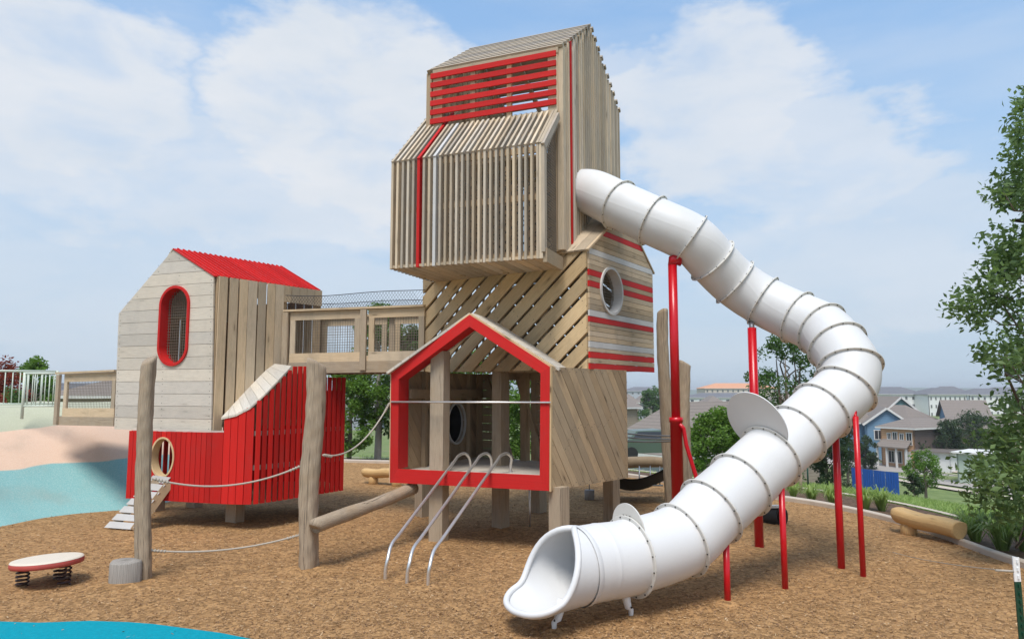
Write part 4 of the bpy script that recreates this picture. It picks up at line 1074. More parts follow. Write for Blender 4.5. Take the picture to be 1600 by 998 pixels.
# ------------------------------------------------------------------ log posts, ropes, beam, stump, disc
def log_post(base, top_z, r0, r1, label, seed, lean=V((0, 0, 0)), grp='round log posts in the mulch', nm='log_post', m='log', top_cut=.06):
    r_ = random.Random(seed); n = 70; k_ = 28; ph = [r_.uniform(0, 6.3) for _ in range(8)]
    th = tag(None, None) if False else None
    mb = MB(); P = []
    for i in range(n+1):
        f = i/n; z = -.1+(top_z+.1)*f; row = []
        cx = .035*math.sin(f*4+ph[0])+lean.x*f; cy = .03*math.sin(f*3+ph[1])+lean.y*f
        for k in range(k_+1):
            a = 2*math.pi*(k % k_)/k_
            rr = (r0+(r1-r0)*f)*(1+.025*math.sin(f*43+2*a+ph[4])+.02*math.sin(f*71-a*3)+.09*math.sin(2*a+ph[2]+f*2)+.05*math.sin(3*a+ph[3]-f*5)+.035*math.sin(5*a+ph[4]+f*9)+.05*math.sin(f*11+ph[5]+a)-.10*max(0, math.cos((a-ph[6])*1.0))**14)
            zz = z+(top_cut*math.cos(a+ph[7]) if i == n else (top_cut*.6*math.cos(a+ph[7]) if i == n-1 else 0))
            row.append((base.x+cx+rr*math.cos(a), base.y+cy+rr*math.sin(a), zz))
        P.append(row)
    c = V((sum(p[0] for p in P[-1][:-1])/k_, sum(p[1] for p in P[-1][:-1])/k_, sum(p[2] for p in P[-1][:-1])/k_+.012))
    P.append([tuple(V(p).lerp(c, .35)+V((0, 0, .012))) for p in P[-1]]); P.append([tuple(c)]*(k_+1))
    b = len(mb.v); mb.grid(P)
    # bark coordinates: along the post, round the girth
    mb.uv = []
    for i in range(len(P)-1):
        for k in range(k_):
            z = lambda ii: ii*(top_z+.1)/n; g = lambda kk: kk*2*math.pi*r0/k_
            mb.uv.append([(z(i), g(k)), (z(i), g(k+1)), (z(i+1), g(k+1)), (z(i+1), g(k))])
    o = mb.build(nm, M[m], loc=(base.x, base.y, 0)); tag(o, label, 'log post', grp); return o
pA, pB = onz(219, 905), onz(487, 888)
log_post(pA, at(224, 562, pA.y).z, .098, .092, 'weathered log post beside the grey stump, in front of the pale playhouse', 3, V((.0, 0, 0)))
log_post(pB, at(480, 566, pB.y).z, .124, .116, 'weathered log post with a slanting beam fixed to it, left of the red framed opening', 5, V((-.05, 0, 0)))
pC = onz(1046, 790); log_post(pC, at(1042, 487, pC.y).z, .12, .105, 'tallest log post, behind the thick red slide pole', 8, V((-.02, 0, 0)))
pD = onz(1074, 800); log_post(pD, at(1071, 567, pD.y).z, .12, .10, 'pale log post immediately right of the thick red slide pole', 11, V((0, 0, 0)))
def log_beam(name, label, a, b, r, m, cat='log beam', grp=None, seed=1, n=16, flat=0.0):
    r_ = random.Random(seed); ph = [r_.uniform(0, 6) for _ in range(4)]; L = (b-a).length; N_ = 18; pts_ = []; rs = []
    for i in range(N_+1):
        f = i/N_; pts_.append(a.lerp(b, f)+V((0, 0, .012*math.sin(f*5+ph[0])))); rs.append(r*(1+.05*math.sin(f*7+ph[1])+.03*math.sin(f*17+ph[2])))
    pts_ = [a.lerp(b, -.004)]+pts_+[a.lerp(b, 1.004)]; rs = [r*.8]+rs+[r*.8]
    mb = MB(); mb.tube(pts_, rs, n); o = mb.build(name, M[m], loc=(a.x, a.y, 0)); return tag(o, label, cat, grp)
bA = at(492, 823, pB.y-.20); bB = at(646, 762, 10.6)
log_beam('balance_log', 'grey log beam rising from the log post to the underside of the tower', bA, bB, .088, 'log', seed=4)
gS = onz(184, 916); mb = MB(); k_ = 22; P = []
for i, (z, rr) in enumerate(((-.05, .145), (.02, .143), (.24, .14), (.255, .13), (.262, .07), (.263, 0))):
    P.append([(gS.x+rr**.9*(1+.05*math.sin(3*a+1)+.03*math.sin(5*a))*math.cos(a), gS.y+.13+rr*(1+.05*math.sin(3*a+1))*math.sin(a), z+.006*math.sin(a)) for a in [2*math.pi*(k % k_)/k_ for k in range(k_+1)]])
mb.grid(P); mb.uv = [[(i*.12, k*.04), (i*.12, (k+1)*.04), ((i+1)*.12, (k+1)*.04), ((i+1)*.12, k*.04)] for i in range(len(P)-1) for k in range(k_)]
tag(mb.build('stump', M['stump'], loc=(gS.x, gS.y, 0)), 'low grey stump at the foot of the near left log post', 'stump')
def sag(a, b, s_, n=24): return [a.lerp(b, k/n)-V((0, 0, s_*4*(k/n)*(1-k/n))) for k in range(n+1)]
def rope(label, path, r=.011, grp='ropes strung between the log posts'):
    mb = MB(); mb.tube(path, r, 8)
    for e_, d_ in ((path[0], path[1]-path[0]), (path[-1], path[-2]-path[-1])):
        d_ = d_.normalized()
        for k in range(5): mb.tube([e_+d_*(.03+k*.035), e_+d_*(.045+k*.035)], r*1.8, 8)
    tag(mb.build('rope', M['rope'], loc=path[0]), label, 'rope', grp)
fA = V((pA.x+.09, pA.y-.02, 0)); fB = V((pB.x-.12, pB.y-.03, 0))
rope('slack rope at chest height between the two front log posts', sag(V((fA.x, fA.y, at(234, 747, fA.y).z)), V((fB.x, fB.y, at(471, 725, fB.y).z)), .17))
rope('slack rope at knee height between the two front log posts', sag(V((fA.x, fA.y, at(234, 859, fA.y).z)), V((fB.x, fB.y, at(470, 834, fB.y).z)), .09))
e_ = onp(612, 629, A0, A1)+frA.N*.06
rope('rope climbing from the log post up to the red front frame of the tower', sag(V((pB.x+.11, pB.y-.03, at(500, 710, pB.y).z)), e_, .24))
# spring disc
gD = onz(68, 914); dc = V((gD.x, gD.y+.04, .27))
disc = thing('spring_disc', 'round cream standing disc with a red rim on three dark springs', 'spring disc', (gD.x, gD.y, 0))
tl = Matrix.Rotation(R(-2.0), 3, 'X') @ Matrix.Rotation(R(-2.6), 3, 'Y')
def dring(r, z, n=56): return [dc+tl @ V((r*math.cos(2*math.pi*k/n), r*math.sin(2*math.pi*k/n), z)) for k in range(n+1)]
mb = MB(); mb.grid([dring(.33, -.055), dring(.36, -.05), dring(.367, -.03), dring(.367, -.008), dring(.36, .008)]); mb.grid([dring(.33, -.055), dring(.0, -.055)], flip=True); mb.build('rim', simple('dusty_red_rim', (.42, .065, .05), .6, var=.15, scale=12), disc)
mb = MB(); mb.grid([dring(.362, .008), dring(.355, .020), dring(.33, .024), dring(.2, .024), dring(0.001, .024)]); mb.build('top', M['cream'], disc)
for sx_, sy_ in ((-.23, -.06), (.22, -.02), (.03, .20)):
    mb = MB(); c = V((dc.x+sx_, dc.y+sy_, 0)); h_ = dc.z-.05+(tl @ V((sx_, sy_, 0))).z; n = 90; mb.tube([c+V((.062*math.cos(k*.36), .062*math.sin(k*.36), .0+h_*k/n)) for k in range(n+1)], .011, 6); mb.build('spring', M['spring'], disc)
# steel T post and cord, near right corner
gT = at(1597, 998, 5.2); th = thing('fence_stake', 'slim dark green metal stake with a white painted top in the near right corner', 'stake', (gT.x, gT.y, 0))
tb = at(1597.5, 998, 5.2); tt_ = at(1587, 870, 5.2); ax = (tt_-tb).normalized(); bs = tb-ax*(tb.z/ax.z)
zs = at(1590, 908, 5.2).z
def tpost(z0, z1, m, nm, par_):
    mb = MB(); a = bs+ax*(z0/ax.z); b = bs+ax*(z1/ax.z); mb.beam(a, b, .046, .006, up=(0, 1, 0)); mb.beam(a+V((0, .018, 0)), b+V((0, .018, 0)), .007, .034, up=(0, 1, 0))
    k = z0
    while k < z1-.05: mb.beam(bs+ax*((k+.02)/ax.z)+V((.004, -.006, 0)), bs+ax*((k+.045)/ax.z)+V((.004, -.006, 0)), .012, .012, up=(0, 1, 0)); k += .055
    return mb.build(nm, m, par_)
tpost(-.1, zs, M['greenpost'], 'stake', th); tpost(zs, tt_.z, M['whitepaint'], 'white_tip', th)
ca = at(1586, 892, 5.2); cb = onz(1395, 868); mb = MB(); mb.tube(sag(ca, V((cb.x, cb.y, .05)), .03), .004, 5); mb.tube([ca+V((-.01, 0, 0)), ca+V((-.12, .03, 0))], .009, 6); tag(mb.build('cord', M['rope'], loc=(ca.x, ca.y, ca.z)), 'thin pale cord running left from the green stake across the mulch', 'cord')

# ------------------------------------------------------------------ other things on the mulch
def half_log(name, label, a, b, r, legs, seed, grp):
    """hewn log bench: shaped body with a hollowed top, on stub feet"""
    th = thing(name, label, 'log bench', V(((a.x+b.x)/2, (a.y+b.y)/2, 0)), grp)
    d = (b-a).normalized(); sd_ = d.cross(V((0, 0, 1))).normalized(); up = sd_.cross(d); L = (b-a).length; n = 22; k_ = 24; P = []
    for i in range(n+1):
        f = i/n; row = []; e2 = min(1, .62+f*6) if f < .5 else 1
        for k in range(k_+1):
            t_ = 2*math.pi*(k % k_)/k_; x, y = r*e2*math.cos(t_)*1.05, r*e2*math.sin(t_)
            if y > r*.45: y = r*.45+(y-r*.45)*.45-(.035*math.exp(-((x/(r*.45))**2)) if .1 < f < .5 else 0)
            row.append(a+d*(f*L)+sd_*x+up*(y+.008*math.sin(f*9+seed)))
        P.append(row)
    c0 = a-d*.03; c1 = b+d*.005
    P = [[c0]*(k_+1), [p.lerp(c0, .35) for p in P[0]]]+P+[[p.lerp(c1, .12) for p in P[-1]], [c1]*(k_+1)]
    mb = MB(); mb.grid(P); mb.uv = [[(i*.08, k*.035), (i*.08, (k+1)*.035), ((i+1)*.08, (k+1)*.035), ((i+1)*.08, k*.035)] for i in range(len(P)-1) for k in range(k_)]
    mb.build('log', M['log_new'], th)
    for f in legs:
        c = a+d*(f*L); mb = MB(); mb.tube([V((c.x, c.y, -.05)), V((c.x, c.y, .1)), V((c.x, c.y, c.z-r*.6))], [.12, .115, .10], 14); mb.build('foot', M['log_new'], th)
    return th
a = at(1398, 801, 11.35); b = at(1500, 826, 10.35)
half_log('log_bench', 'golden carved log bench lying by the kerb and grasses at the right', a, b, .148, (.22,), 1, 'carved log benches')
a = at(568, 737, 17.2); b = at(626, 738, 16.6)
half_log('log_bench', 'yellow log bench seen between the log post and the red frame', a, b, .13, (.28, .9), 2, 'carved log benches')
# hollow dark log lying behind the slide
a = at(1160, 806, 12.6); b = at(1222, 806, 11.9)
th = thing('hollow_log', 'dark hollow cylinder lying on the mulch behind the white slide', 'tunnel', V((a.x, a.y, 0)))
mb = MB(); d = (b-a).normalized(); mb.tube([a, b], .15, 24, cap=False); mb.tube([b, a], .125, 24, cap=False)
c1_ = b; side = d.cross(V((0, 0, 1))).normalized(); mb.grid([[b+(side*math.cos(2*math.pi*k/24)+V((0, 0, 1))*math.sin(2*math.pi*k/24))*rr for k in range(25)] for rr in (.124, .151)], smooth=False); mb.build('tube', M['rubberblack'], th)
mb = MB(); mb.board((a+b)/2+V((0, 0, .16)), d, side, (0, 0, 1), .8, .22, .04); mb.build('top_board', M['white_board'], th)
# play equipment behind the tower: log rail, net hammock on poles, ropes, hanging blocks
mb = MB(); a = at(960, 722, 15.5); b = at(1046, 722, 15.0); log_beam('log_rail', 'horizontal brown log rail behind the tower and the thick red pole', a, b, .115, 'inner', 'log beam', None, 6)
hm = thing('net_hammock', 'sagging black net hammock hung in a grey steel frame behind the tower', 'hammock', onz(1010, 772))
mb = MB()
for px in (999, 1016, 1031): mb.tube([at(px, 728, 15.0), at(px, 757, 14.9)], .014, 6)
mb.tube([at(972, 757, 14.9), at(1036, 758, 14.8)], .018, 8); mb.build('steel_frame', M['galv'], hm)
mb = MB(); P = []
for i in range(13):
    f = i/12; P.append([at(938+100*f, 748+16*math.sin(math.pi*f)-2*g_, 14.9-1.1*g_/8) for g_ in range(9)])
mb.grid(P); P2 = [[V(p)-V((0, 0, .03)) for p in r_] for r_ in P]; mb.grid(P2, flip=True); mb.build('netting', M['rubberblack'], hm)
mb = MB()
for k, (y0, y1) in enumerate(((677, 681), (683, 686), (689, 689))): mb.tube(sag(at(980, y0, 12.0), at(1052, y1, 11.0), .01), .013, 6)
tag(mb.build('guide_cables', M['galv'], loc=at(980, 683, 12.0)), 'three parallel steel cables between the tower and the thick red pole', 'cables')
for px, py, lab in ((845, 774, 'small hanging block left of the other, seen under the tower'), (921, 775, 'small hanging block between two tower legs at the right')):
    c = at(px, py, 14.6); mb = MB(); mb.tube([c-V((0, 0, .13)), c+V((0, 0, .13))], .10, 16); mb.tube([c+V((0, 0, .13)), V((c.x, c.y, 1.2))], .01, 5); o = mb.build('hanging_block', M['stump'], loc=c); tag(o, lab, 'block', 'blocks hanging under the tower')
# fences up on the hill
def railing(name, label, a, b, H, pitch, m, r=.011, posts=2):
    th = thing(name, label, 'railing', (a+b)/2, None); U = (b-a); L = U.length
    mb = MB(); mb.tube([a+V((0, 0, H)), b+V((0, 0, H))], .022, 8); mb.tube([a+V((0, 0, .10)), b+V((0, 0, .10))], .018, 8)
    n = int(L/pitch)
    for k in range(n+1):
        p = a.lerp(b, k/n); mb.tube([p+V((0, 0, .10)), p+V((0, 0, H))], r, 6)
    mb.build('rail_panel', m, th)
    for k in range(posts):
        p = a.lerp(b, k/(posts-1)); mb = MB(); mb.tube([p-V((0, 0, .15)), p+V((0, 0, H+.02))], .028, 8); mb.build('post', m, th)
    return th
M['railgreen'] = simple('pale_green_enamel', (.56, .62, .54), .5, var=.05)
ra, rb = at(-120, 643, 14.2), at(86, 640, 15.2)
for q in (ra, rb): q.z = hz_at(q.x, q.y)-.02
railing('metal_railing', 'long pale green bar railing along the hill top at the left edge', ra, rb, at(0, 579, 14.7).z-1.82, .125, M['railgreen'])
ra, rb = at(35, 641, 13.9), at(88, 641, 13.9)
for q in (ra, rb): q.z = 1.80
railing('metal_railing', 'shorter closely barred pale gate section in front of the long railing', ra, rb, at(60, 583, 13.9).z-1.80, .08, M['railgreen'], .009)
# ------------------------------------------------------------------ foliage
def leaf_mat(name, c1, c2, c3=None, trans=.35):
    m, t, p = mat(name); g = t.new('ShaderNodeNewGeometry'); tcn = t.new('ShaderNodeTexCoord')
    ri = g.outputs['Random Per Island']; c = t.mix(ri, c1, c2)
    n = t.noise(tcn.outputs['Object'], .9, 3, .6); c = t.mix(t.ramp(n, .45, .7, 0, .6), c, c3 or c2)
    t.put(p.inputs['Base Color'], c); p.inputs['Roughness'].default_value = .55; p.inputs['Specular IOR Level'].default_value = .3
    tr = t.new('ShaderNodeBsdfTranslucent'); t.put(tr.inputs[0], t.mix(.5, c, (c2[0]*1.6, c2[1]*1.7, c2[2]*.8)))
    mx = t.new('ShaderNodeMixShader'); mx.inputs[0].default_value = trans
    out = [n_ for n_ in t.n if n_.type == 'OUTPUT_MATERIAL'][0]; t.l.new(p.outputs[0], mx.inputs[1]); t.l.new(tr.outputs[0], mx.inputs[2]); t.l.new(mx.outputs[0], out.inputs[0])
    return m
M['leaf_oak'] = leaf_mat('oak_leaf', (.06, .105, .04), (.165, .25, .09), (.12, .20, .07), .4)
M['leaf_bright'] = leaf_mat('bright_leaf', (.06, .13, .018), (.16, .28, .045), (.12, .22, .03))
M['leaf_mid'] = leaf_mat('mid_leaf', (.035, .085, .02), (.095, .175, .045))
M['leaf_dark'] = leaf_mat('dark_leaf', (.02, .045, .018), (.055, .09, .035))
M['leaf_red'] = leaf_mat('red_leaf', (.13, .025, .018), (.28, .06, .035))
M['blade'] = leaf_mat('grass_blade', (.15, .24, .06), (.36, .46, .16), (.25, .36, .11), .4)
M['bark'] = simple('bark', (.15, .12, .09), .9, var=.25, scale=9, bump=.8)
M['bark_pale'] = simple('pale_bark', (.33, .30, .26), .9, var=.2, scale=9, bump=.5)
def np_obj(name, verts, loops, nper, m, parent=None, loc=(0, 0, 0), smooth=False):
    me = bpy.data.meshes.new(name); nf = len(loops)//nper
    me.vertices.add(len(verts)); me.vertices.foreach_set('co', verts.astype(np.float32).ravel())
    me.loops.add(len(loops)); me.loops.foreach_set('vertex_index', loops.astype(np.int32))
    me.polygons.add(nf); me.polygons.foreach_set('loop_start', (np.arange(nf)*nper).astype(np.int32)); me.polygons.foreach_set('loop_total', np.full(nf, nper, np.int32))
    me.update(calc_edges=True); me.materials.append(m); o = bpy.data.objects.new(name, me); C.objects.link(o)
    if parent is not None: o.parent = parent
    o.location = loc; return o
def leaves(centres, sig, n, size, rs, asp=.5, up=.35):
    """n leaves round each clump centre: folded diamonds, two quads sharing a midrib"""
    k = len(centres)*n; c = np.repeat(np.array(centres), n, 0); sg = np.repeat(np.array(sig), n, 0) if hasattr(sig, '__len__') else sig
    off = rs.normal(0, 1, (k, 3)); off /= np.maximum(1, np.linalg.norm(off, axis=1, keepdims=True)/1.9)
    c = c+off*(sg[:, None] if hasattr(sig, '__len__') else sg)
    d = rs.normal(0, 1, (k, 3)); d[:, 2] *= .7; d /= np.linalg.norm(d, axis=1, keepdims=True)
    nn = rs.normal(0, 1, (k, 3)); nn[:, 2] += up*2.2; s_ = np.cross(d, nn); s_ /= np.linalg.norm(s_, axis=1, keepdims=True)+1e-9; nn = np.cross(s_, d)
    L = size*rs.uniform(.6, 1.25, (k, 1)); W = L*asp*.5
    a = c-d*L*.5; b = c+d*L*.5; l = c+s_*W+nn*W*.35; r = c-s_*W+nn*W*.35
    v = np.stack([a, l, b, r], 1).reshape(-1, 3); base = np.arange(k)[:, None]*4
    lp = (base+np.array([0, 3, 2, 2, 1, 0])[None]).ravel()
    return v, lp
def branch_path(a, b, rs, n=6, wob=.12, droop=.0):
    a, b = np.array(a), np.array(b); L = np.linalg.norm(b-a); out = []
    for i in range(n+1):
        f = i/n; p = a*(1-f)+b*f; p = p+rs.normal(0, wob*L*.12, 3)*math.sin(math.pi*f); p[2] += droop*L*math.sin(math.pi*f); out.append(tuple(p))
    return out
def tree(label, x, y, z0, h, cw, cz0, nclump, nleaf, size, m, seed, cat='tree', name='tree', group=None, trunk_r=None, bark='bark', shape='round', dense=1.0, multi=1, nlimb=14):
    rs = np.random.RandomState(seed); th = thing(name, label, cat, (x, y, z0), group)
    cs = []; tries = 0
    while len(cs) < nclump and tries < 9000:
        tries += 1
        f = rs.uniform(0, 1); zz = cz0+(h-cz0)*f
        if shape == 'round': rad = cw*math.sqrt(max(0, 1-(2*f-.85)**2/1.35))
        elif shape == 'cone': rad = cw*(1-f)**.75*min(1, f*5+.5)
        elif shape == 'vase': rad = cw*(.45+.55*math.sin(min(1, f*1.25)*math.pi*.62))*(1 if f < .8 else (1-f)/.2)
        else: rad = cw
        a = rs.uniform(0, 2*math.pi); q_ = rad*math.sqrt(rs.uniform(.12, 1))*(1+.22*math.sin(a*3+seed)+.15*math.sin(a*5+f*7))
        cs.append((q_*math.cos(a), q_*math.sin(a), zz))
    sig = rs.uniform(.55, 1.25, len(cs))*cw*.16*dense
    v, lp = leaves(cs, sig, nleaf, size, rs); np_obj('crown', v, lp, 3, m, th)
    mb = MB(); tr = trunk_r or h*.022; O = V((x, y, z0))
    for mI in range(multi):
        ang = 2*math.pi*mI/max(1, multi); lean = V((math.cos(ang), math.sin(ang), 0))*(.0 if multi == 1 else cw*.35)
        path = [O+V((0, 0, -.2)), O+V((0, 0, .0)), O+lean*.3+V((.03*h*.2, 0, h*.28)), O+lean*.7+V((-.02*h*.2, .01, h*.55)), O+lean+V((0, 0, h*.86))]
        mb.tube(path, [tr*1.35, tr*1.1, tr*.9, tr*.6, tr*.15], 8)
    for k in range(min(nlimb, len(cs))):
        c = cs[rs.randint(len(cs))]; zb = max(.12*h, min(c[2]*.75, h*.7)-abs(c[0])*.2)
        mb.tube([O+V(p) for p in branch_path((0, 0, zb), c, rs, 4, 1.0)], [tr*.45, tr*.36, tr*.26, tr*.18, tr*.08], 5)
    mb.build('trunk', M[bark], th); return th
def zat(px, py, d): return at(px, py, d).z
# near oak at the right edge: clumps inside the outline it has from the playground, with real depth
rs = np.random.RandomState(5)
BY = [120, 150, 200, 250, 300, 350, 385, 420, 440, 462, 480, 500, 530, 552, 575, 600, 630, 660, 690, 720, 760, 795, 825, 850]
BX = [1640, 1592, 1572, 1582, 1556, 1590, 1552, 1560, 1525, 1500, 1492, 1520, 1550, 1512, 1560, 1530, 1552, 1568, 1535, 1512, 1520, 1548, 1585, 1625]
oakT = V((8.75, 9.4, tz(8.75, 9.4)))
oak = thing('oak_tree', 'leafy oak reaching into the right edge of the picture in front of the houses', 'tree', oakT)
cs, tips = [], []
while len(cs) < 440:
    py = rs.uniform(125, 812); bx = np.interp(py, BY, BX); px = bx+rs.exponential(80)+4
    if px > 2050: continue
    d = 9.3+rs.normal(0, .75)*min(1, (px-bx)/60+.15)
    p = at(px, py, d); cs.append(tuple(p-oakT))
sg = np.where(rs.uniform(0, 1, len(cs)) < .65, .085, .16)
# drop some clumps for gaps where the sky shows
keepc = [i for i, c in enumerate(cs) if math.sin(c[0]*5.1+1)*math.sin(c[2]*4.3+.4)*math.cos(c[1]*3+c[2]*2) < .15]
cs = [cs[i] for i in keepc]; sg = sg[keepc]
v, lp = leaves(cs, sg, 44, .105, rs, .46, .25); np_obj('crown', v, lp, 3, M['leaf_oak'], oak)
mb = MB(); tw = oakT
mb.tube([tw+V((0, 0, -.3)), tw, tw+V((.1, 0, 1.6)), tw+V((0, .1, 3.6)), tw+V((.1, 0, 6.0)), tw+V((.1, 0, 8.0))], [.2, .17, .14, .10, .06, .02], 12)
for i in range(0, len(cs), 6):
    c = V(cs[i]); zb = max(.6, c.z-1.0-rs.uniform(0, .6)*abs(c.x)*.3); st = V((.05, .05, zb)); n_ = 7
    path = [tw+V(p) for p in branch_path(tuple(st), tuple(c), rs, n_, .9, -.04)]
    mb.tube(path, [.035*(1-k/n_)**.8+.004 for k in range(n_+1)], 5)
mb.build('trunk', M['bark'], oak)

# trees behind the play structures
G = 'trees growing beyond the kerb'
def tpx(label, px, d, top, wpx, m, seed, nclump=80, nleaf=90, size=.13, zlow=None, **kw):
    p = at(px, 610, d); z0 = tz(p.x, p.y)
    zt_ = zat(px, top, d); w_ = wpx/2*d/1100
    return tree(label, p.x, p.y, z0, zt_-z0, w_, (zlow if zlow is not None else .22)*(zt_-z0), nclump, nleaf, size, M[m], seed, group=G, **kw)
tpx('bright green tree with a pale trunk seen under the timber bridge', 592, 25, 478, 88, 'leaf_bright', 21, 90, 110, .13, zlow=.25, bark='bark_pale', trunk_r=.12)
tpx('bushy green tree seen between the red slatted base and the bridge end', 548, 24, 560, 70, 'leaf_bright', 22, 80, 110, .13, zlow=.12)
tpx('green tree directly behind the left side of the red house frame', 640, 25, 515, 70, 'leaf_mid', 23, 80, 110, .13, zlow=.15)
tpx('tree behind the opening of the lower house', 735, 27, 560, 130, 'leaf_bright', 24, 90, 110, .14, zlow=.1)
tpx('tree behind the right inner post of the lower house', 815, 25, 560, 80, 'leaf_bright', 25, 80, 110, .13, zlow=.1)
tpx('airy green tree rising behind the bend of the white slide', 1232, 20, 528, 120, 'leaf_mid', 26, 74, 100, .105, zlow=.30, trunk_r=.08, multi=3, dense=.8)
tpx('full green tree behind the round grey plate of the slide', 1120, 22, 648, 95, 'leaf_bright', 27, 90, 120, .12, zlow=.12)
tpx('small green tree between the slide plate and the tall pole', 1165, 24, 668, 90, 'leaf_mid', 28, 60, 110, .12, zlow=.12)
tpx('dark green tree between the two rightmost slide poles', 1318, 60, 662, 40, 'leaf_dark', 29, 70, 100, .15, zlow=.08)
tpx('dark dense tree just right of the slide behind the poles', 1285, 31, 640, 60, 'leaf_dark', 30, 70, 100, .15, zlow=.1)
tpx('green tree on the slope behind the lower slide', 1205, 27, 690, 80, 'leaf_mid', 31, 60, 100, .14, zlow=.1)
tpx('small bright young tree on the grass in front of the street', 1437, 44, 706, 52, 'leaf_bright', 32, 46, 70, .16, zlow=.36, trunk_r=.09)
tpx('dark green rounded tree in front of the peach house', 1423, 92, 683, 38, 'leaf_dark', 33, 50, 70, .32, zlow=.35)
tpx('dark tree right of the white garage', 1474, 92, 662, 46, 'leaf_dark', 34, 60, 70, .32, zlow=.15)
tpx('broad dark tree behind the oak branches', 1520, 94, 650, 74, 'leaf_dark', 35, 80, 80, .32, zlow=.15)
tpx('dark tree in front of the blue house at its left', 1347, 90, 684, 36, 'leaf_dark', 36, 60, 70, .30, zlow=.10)
tpx('purplish small tree on the verge beside the blue panels', 1419, 38, 742, 26, 'leaf_dark', 37, 34, 60, .13, zlow=.05)
tpx('dark tree beside the grey roofed houses', 1092, 62, 634, 30, 'leaf_dark', 38, 40, 60, .28, zlow=.1)
tpx('wide pale green tree behind the houses at the far centre', 1020, 150, 610, 45, 'leaf_mid', 39, 50, 60, .7, zlow=.1)
# behind the hill at the left
tpx('green tree top showing over the bar railing', 50, 26, 563, 60, 'leaf_bright', 40, 70, 90, .13, zlow=.3)
tpx('red leaved tree at the left edge behind the railing', 0, 22, 568, 85, 'leaf_red', 41, 90, 110, .12, zlow=.1)
tpx('green bush tree behind the railing below the red tree', 20, 19, 612, 60, 'leaf_mid', 42, 60, 90, .1, zlow=.1)
tpx('blue green tree behind the pale gate section', 72, 30, 596, 46, 'leaf_mid', 43, 60, 80, .14, zlow=.1)

# clumps of ornamental grass along the kerb
def grass_clump(rs, r, h, n):
    v = []; f = []
    for k in range(n):
        a = rs.uniform(0, 2*math.pi); tip = rs.uniform(.35, 1)*r; hh = h*rs.uniform(.6, 1.0)*(1.15-.4*tip/r); w_ = .010+.006*rs.uniform()
        d = np.array([math.cos(a), math.sin(a), 0]); s_ = np.array([-math.sin(a), math.cos(a), 0])*w_; b0 = d*rs.uniform(0, .07)
        b = len(v)
        for j, (fr_, ht, ww) in enumerate(((0, 0, 1), (.25, .62, 1), (.62, .97, .7), (1, .92-.25*tip/r, .05))):
            c = b0+d*tip*fr_+np.array([0, 0, hh*ht]); v += [c-s_*ww, c+s_*ww]
        for j in range(3): f += [b+2*j, b+2*j+1, b+2*j+3, b+2*j+2]
    return np.array(v), np.array(f)
rs = np.random.RandomState(9); protos = []
GL = ['spiky green grass clump in the dark bed by the right kerb', 'grass clump growing in the planting bed behind the kerb']
spots = [(1524, 836, 1.0), (1566, 850, 1.1), (1604, 872, 1.1), (1300, 787, .9), (1352, 797, .95), (1378, 800, .9), (1268, 782, .75), (1240, 778, .7), ]
wh = ['left of the three right of the carved bench', 'middle one of the three right of the carved bench', 'at the right edge above the green stake', 'left of the inner slim slide pole', 'just right of the outer slim slide pole', 'at the left end of the carved bench', 'far left behind the slim slide poles', 'farthest left of all, by the wooden tree stake']
meshes = []
for k in range(5): v, f = grass_clump(rs, .46, .60, 95); o = np_obj('grass_clump', v, f, 4, M['blade']); meshes.append(o.data); bpy.data.objects.remove(o)
for i, ((px, py, s_), w_) in enumerate(zip(spots, wh)):
    g = onz(px, py-2); a = math.degrees(math.atan2(g.x, g.y)); k_ = float(rks(a)); r_ = max(math.hypot(g.x, g.y), k_+.75+.55*(i % 3)); g = V((math.sin(R(a))*r_, math.cos(R(a))*r_, 0)); g.z = tz(g.x, g.y)
    o = bpy.data.objects.new('grass_clump', meshes[i % 5]); C.objects.link(o); o.location = g; o.rotation_euler = (0, 0, i*1.3); o.scale = (s_, s_, s_)
    tag(o, 'spiky grass clump, '+w_, 'grass clump', 'grass clumps along the kerb')
# meadow beyond: blades nobody could count
rs = np.random.RandomState(12); n = 60000; az_ = rs.uniform(14, 40, n); az_[:6000] = rs.uniform(-12, 14, 6000); e_ = 4.45+rs.uniform(0, 1, n)**1.4*36
kr = np.interp(az_, np.arange(-60, 61, 1.0), [float(rks(a)) for a in np.arange(-60, 61, 1.0)]); rr = kr+e_
X = rr*np.sin(np.radians(az_)); Y = rr*np.cos(np.radians(az_)); tg = rs.uniform(0, 6.28, n); keepm = (np.sin(X*.9+1)*np.sin(Y*.8) > -.55)
X, Y, rr, tg, e_ = X[keepm], Y[keepm], rr[keepm], tg[keepm], e_[keepm]; n = len(X)
Zz = np.array([tz(float(a), float(b)) for a, b in zip(X, Y)]); hgt = rs.uniform(.05, .19, n)*(1+.5*np.sin(X*.5)*np.cos(Y*.43))*(.6+.4*np.minimum(1, e_/5)); wd = .010+rr*.0009
le = rs.normal(0, .10, (n, 2)); dx, dy = np.cos(tg)*wd, np.sin(tg)*wd
v = np.stack([np.stack([X-dx, Y-dy, Zz-.02], 1), np.stack([X+dx, Y+dy, Zz-.02], 1), np.stack([X+le[:, 0], Y+le[:, 1], Zz+hgt], 1)], 1).reshape(-1, 3)
o = np_obj('meadow_grass', v, np.arange(n*3), 3, M['blade']); tag(o, kind='stuff')
